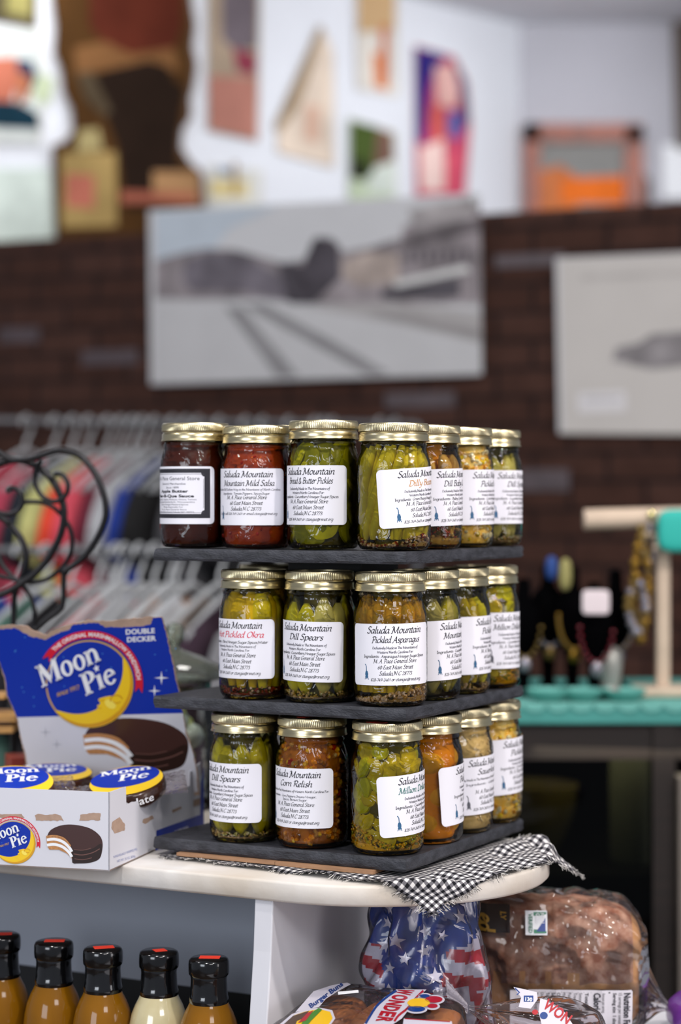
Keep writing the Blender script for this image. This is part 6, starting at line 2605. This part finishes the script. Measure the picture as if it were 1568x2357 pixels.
random.seed(31)
for i, (px, c, nme, ln, yw, lb) in enumerate(UP):
    hang(px, ra, c, ln, yw, lb, 'pale plastic hanger on the upper clothes rail before the brick wall', i * 1.3)
for px in (200, 350, 460, 560, 620, 660, 770, 805):
    hang(px, ra, None, 0, rnd(40, 70), None, 'pale plastic hanger on the upper clothes rail before the brick wall', 0)
for i, (px, c, yw, lb) in enumerate(LOW):
    hang(px, rb_, c, .62, yw, lb, 'pale plastic hanger on the lower clothes rail', i * 2.1 + .7)
for px in (180, 250, 300):
    hang(px, rb_, None, 0, rnd(40, 65), None, 'pale plastic hanger on the lower clothes rail', 0)
# small tan hat-like bun at the left edge
tanc = P(8, 1262, 3.3)

# ------------------------------------------------------------------ jewellery counter
M_TEAL = mat('teal_paint', '4a938c', .7, var=.08, vscale=6, spec=.2)
M_TEALD = mat('teal_lace', '68ada4', .8)
M_DWOOD = mat('dark_cabinet_wood', '160d0a', .7, var=.3, vscale=10, stretch=(1, 1, 8))
CD = 3.2
ctop = EYE - 473 * CD / F
cabx0, cabx1 = P(1040, 0, CD).x, P(1720, 0, CD).x
cab = empty('display_counter', ((cabx0 + cabx1) / 2, CD + .3, 0), 0, 'dark glass fronted display counter with teal top at the right', 'counter')
ccx, cw = (cabx0 + cabx1) / 2, cabx1 - cabx0


def cb(name, x0, x1, y0, y1, z0, z1, m_, bev=0):
    return adopt(G().box(((x0 + x1) / 2, (y0 + y1) / 2, (z0 + z1) / 2), (abs(x1 - x0), abs(y1 - y0), abs(z1 - z0))).build(name, m_, None, smooth=False, bevel=bev), cab)


cb('teal_top', cabx0, cabx1, CD, CD + .48, ctop - .030, ctop, M_TEAL, .003)
cb('apron', cabx0, cabx1, CD + .01, CD + .03, ctop - .085, ctop - .030, M_DWOOD)
cb('back_board', cabx0, cabx1, CD + .46, CD + .48, 0, ctop - .03, mat('cabinet_back', '090808', .8, spec=.05))
cb('side_board', cabx0, cabx0 + .02, CD, CD + .48, 0, ctop - .03, M_DWOOD)
cb('plinth', cabx0, cabx1, CD + .01, CD + .46, 0, .12, M_DWOOD)
zsh = P(0, 2022, CD).z
cb('inner_shelf', cabx0, cabx1, CD + .03, CD + .44, zsh - .018, zsh, mat('cabinet_shelf', '1c1a19', .6, spec=.1))
xs_ = P(1505, 0, CD).x
cb('frame_post', xs_, P(1556, 0, CD).x, CD + .005, CD + .05, 0, ctop - .03, M_DWOOD)
cb('frame_post', P(1562, 0, CD).x, P(1600, 0, CD).x, CD - .01, CD + .05, 0, P(0, 1790, CD).z, mat('grey_post', '77706a', .5))
g = G().box(((cabx0 + xs_) / 2, CD + .012, (.12 + ctop - .085) / 2), (xs_ - cabx0, .004, ctop - .085 - .12))
adopt(g.build('glass_front', clear_mat('cabinet_glass', '9ca098', .03, 1.3, .6), None, smooth=False), cab)
area('cabinet_fill', (P(1400, 0, CD).x, CD + .10, ctop - .05), (P(1380, 0, CD).x, CD + .2, .6), .25, .55, (1.0, .88, .66))
# things in the cabinet
M_OLV = mat('olive_ceramic', '9c8a4c', .5, var=.1, vscale=10)
zi = zsh
o = G().lathe([(.030, 0), (.032, .004), (.052, .04), (.066, .085), (.070, .118), (.066, .119), (.060, .085), (.046, .042), (.0001, .014)], 40, cap=False).build('ceramic_bowl', M_OLV)
o.location = (P(1232, 0, CD + .20).x, CD + .20, zi + .001)
tag(o, 'olive yellow ceramic bowl inside the dark display counter', 'bowl')
M_PVASE = mat('pale_ceramic', 'a8a690', .5)
o = G().lathe([(.030, 0), (.034, .01), (.034, .16), (.030, .19), (.031, .215), (.0001, .216)], 36).build('tall_vase', M_PVASE)
o.location = (P(1452, 0, CD + .14).x, CD + .14, zi + .001)
tag(o, 'tall pale grey green vase inside the display counter', 'vase')
o = G().lathe([(.020, 0), (.026, .01), (.028, .045), (.016, .065), (.012, .078), (.020, .086), (.018, .100), (.0001, .105)], 30).build('small_jug', mat('sage_ceramic', '8a9c84', .4, coat=.5))
o.location = (P(1498, 0, CD + .16).x, CD + .16, zi + .001)
tag(o, 'small sage green jug right of the tall vase in the display counter', 'jug')

# lace runner along the counter edge
g = G()
for i in range(22):
    x = cabx0 + .02 + i * .036
    vs = [(x - .018, CD - .0015, ctop + .0012), (x + .018, CD - .0015, ctop + .0012)]
    n = 10
    pts = [(x + .0175 * math.cos(math.pi * k / n), CD - .0022, ctop + .001 - .011 * math.sin(math.pi * k / n)) for k in range(n + 1)]
    pts2 = [(p_[0], CD - .0012, p_[2]) for p_ in pts]
    m0 = len(pts)
    g.add(pts + pts2, [tuple(range(m0))[::-1], tuple(range(m0, 2 * m0))] + [(k, (k + 1) % m0, m0 + (k + 1) % m0, m0 + k) for k in range(m0)])
g.box((ccx, CD + .05, ctop + .0008), (cw - .02, .104, .0014))
o = g.build('lace_runner', M_TEALD, smooth=False)
tag(o, 'pale teal scalloped lace runner along the front edge of the counter', 'lace runner')

# beige T shaped jewellery stand
M_BEI = mat('beige_velvet', 'c4b09c', .85, var=.06, vscale=20)
tx = P(1526, 0, 3.34).x
ts = empty('jewellery_stand', (tx, 3.34, ctop + .003), 0, 'beige T shaped jewellery stand on the teal counter', 'jewellery stand')
th_ = P(0, 1196, 3.34).z - ctop - .003
G().box((.01, 0, .007), (.11, .10, .014)).build('base', M_BEI, ts, smooth=False, bevel=.004)
G().box((0, 0, th_ / 2), (.021, .021, th_)).build('post', M_BEI, ts, smooth=False, bevel=.003)
xl, xr = P(1345, 0, 3.34).x - tx, .12
G().tube([(xl, 0, th_), (xl + .03, 0, th_ + .001), (xr, 0, th_ + .006)], .0165, 20).build('cross_bar', M_BEI, ts)
G().ball((P(1503, 0, 3.31).x - tx, -.019, th_ + .008), .0075, nu=14, nv=10).build('bar_glint', mat('glint_metal', 'ffeeaa', .12, metal=1.0), ts)  # round highlight on the bar, shaped as a pale metal ball
p = P(1548, 1222, 3.30)
o = superbox('teal_scarf', (p.x + .012, p.y, p.z), (.036, .014, .034), .5, mat('bright_teal', '22a89c', .7), None, None, 24, 16)
tag(o, 'bright teal cloth piece hung over the beige jewellery stand', 'cloth')

# hanging gold and crystal necklaces
M_GB = mat('antique_gold', '8c6c28', .3, metal=.9)
M_CR = mat('crystal_bead', '8c8890', .12, metal=.6)
M_COP = mat('bronze_bead', '7a6434', .35, metal=.7)
random.seed(77)


def necklace(x, y0, y1, d, wid, mats_, r_, label):
    g = G()
    n = int((y1 - y0) * d / F * 2 / (r_ * 1.75))
    cz0, cz1 = P(x, y0, d).z, P(x, y1, d).z
    cxx = P(x, 0, d).x
    for i in range(n):
        t = i / n * 2
        if t < 1:
            xx, zz = -wid * math.sin(math.pi * (t * .5)) * .9, cz0 + (cz1 - cz0) * t
        else:
            xx, zz = wid * math.cos(math.pi * .5 * (t - 1)) * .9 * (1 if True else 0), cz1 + (cz0 - cz1) * (t - 1)
        xx = -wid * math.sin(math.pi * t)if t < 1 else wid * math.sin(math.pi * (t - 1))
        g.ball((cxx + xx, d - .020, zz), r_ * rnd(.7, 1.2), nu=8, nv=6, mi=random.randrange(len(mats_)))
    o = g.build('bead_necklace', mats_, None)
    return tag(o, label, 'necklace', 'bead necklaces on the jewellery counter')


necklace(1472, 1218, 1478, 3.34, .012, [M_GB, M_COP, M_GB], .0075, 'long gold bead necklace hanging from the beige bar')
necklace(1492, 1215, 1300, 3.34, .010, [M_CR, M_BEI], .006, 'short cream bead strand hanging close to the beige post')
necklace(1462, 1325, 1460, 3.33, .014, [M_CR, M_COP, M_GB], .0068, 'necklace of clear crystal beads hanging low beside the gold one')

# black necklace busts with beads
M_VEL = mat('black_velvet', '050506', .9, spec=.0)
BUST = [(1205, 1330, 3.36, 'leftmost black bust with a pale silver pendant'), (1262, 1296, 3.42, 'black bust with a royal blue scarf near the left of the counter'), (1318, 1302, 3.38, 'black bust with a yellow green scarf draped on it'),
        (1368, 1340, 3.30, 'black bust carrying the square white tag'), (1418, 1310, 3.44, 'black bust behind the silver grey figurine')]
for i, (x, y, d, lb) in enumerate(BUST):
    p = P(x, y, d)
    hgt = p.z - ctop - .002
    root = empty('necklace_bust', (p.x, d, ctop + .0016), 0, lb, 'jewellery bust', 'black velvet jewellery busts')
    G().lathe([(.034, 0), (.035, .005), (.016, .010), (.010, .02), (.012, hgt * .3), (.026, hgt * .45), (.031, hgt * .62), (.027, hgt * .74), (.012, hgt * .83), (.0105, hgt * .97), (.007, hgt), (.0001, hgt)], 28).build('bust_form', M_VEL, root)
    g = G()
    for k in range(26):
        q = math.pi * (1 + k / 25)
        g.ball((.026 * math.cos(q), -.030, hgt * .62 + .055 * math.sin(q)), .0038, nu=6, nv=5, mi=k % 2)
    g.build('bead_string', [[M_COP, M_VEL], [M_CR, M_VEL], [M_GB, M_COP], [mat('garnet', '6c1020', .2), M_VEL], [M_CR, M_COP]][i], root)
    G().ball((0, -.033, hgt * .62 - .066), (.0095, .005, .012), nu=12, nv=8).build('pendant', [M_CR, M_COP, M_GB, M_CR, M_CR][i], root)


def blob(name, x, y, d, half, m_, label, cat, ex_=.8):
    p = P(x, y, d)
    o = superbox(name, (0, 0, 0), half, ex_, m_, None, None, 20, 14)
    o.location = p
    return tag(o, label, cat)


blob('blue_scarf', 1270, 1308, 3.385, (.010, .010, .020), mat('royal_blue', '1a3f80', .7), 'small royal blue scarf hung round a black bust', 'scarf')
blob('yellow_green_scarf', 1302, 1322, 3.345, (.010, .008, .026), mat('yellow_green', '8c8650', .7), 'small yellow green scarf hung round a black bust', 'scarf')
blob('white_tag', 1372, 1386, 3.245, (.0215, .003, .019), mat('white_tag', 'd8ccd0', .7), 'square blank white tag on the black busts', 'tag', .3)
o = G().lathe([(.024, 0), (.026, .006), (.016, .02), (.020, .05), (.019, .07), (.013, .078), (.0001, .082)], 24).build('silver_figurine', mat('pewter', '9a9a94', .4, metal=.5))
o.location = (P(1404, 0, 3.30).x, 3.30, ctop + .002)
tag(o, 'small silver grey figurine standing on the counter before the busts', 'figurine')
for i, (x, lb) in enumerate([(1262, 'left one of the teal dishes on the counter'), (1340, 'teal dish in the middle of the counter'), (1436, 'right hand teal dish near the beige stand')]):
    o = G().lathe([(.016, 0), (.030, .008), (.036, .018), (.034, .018), (.027, .009), (.0001, .004)], 28, cap=False).build('trinket_dish', M_TEALD)
    o.location = (P(x, 0, 3.255).x, 3.255, ctop + .002)
    tag(o, lb, 'dish', 'trinket dishes on the counter')
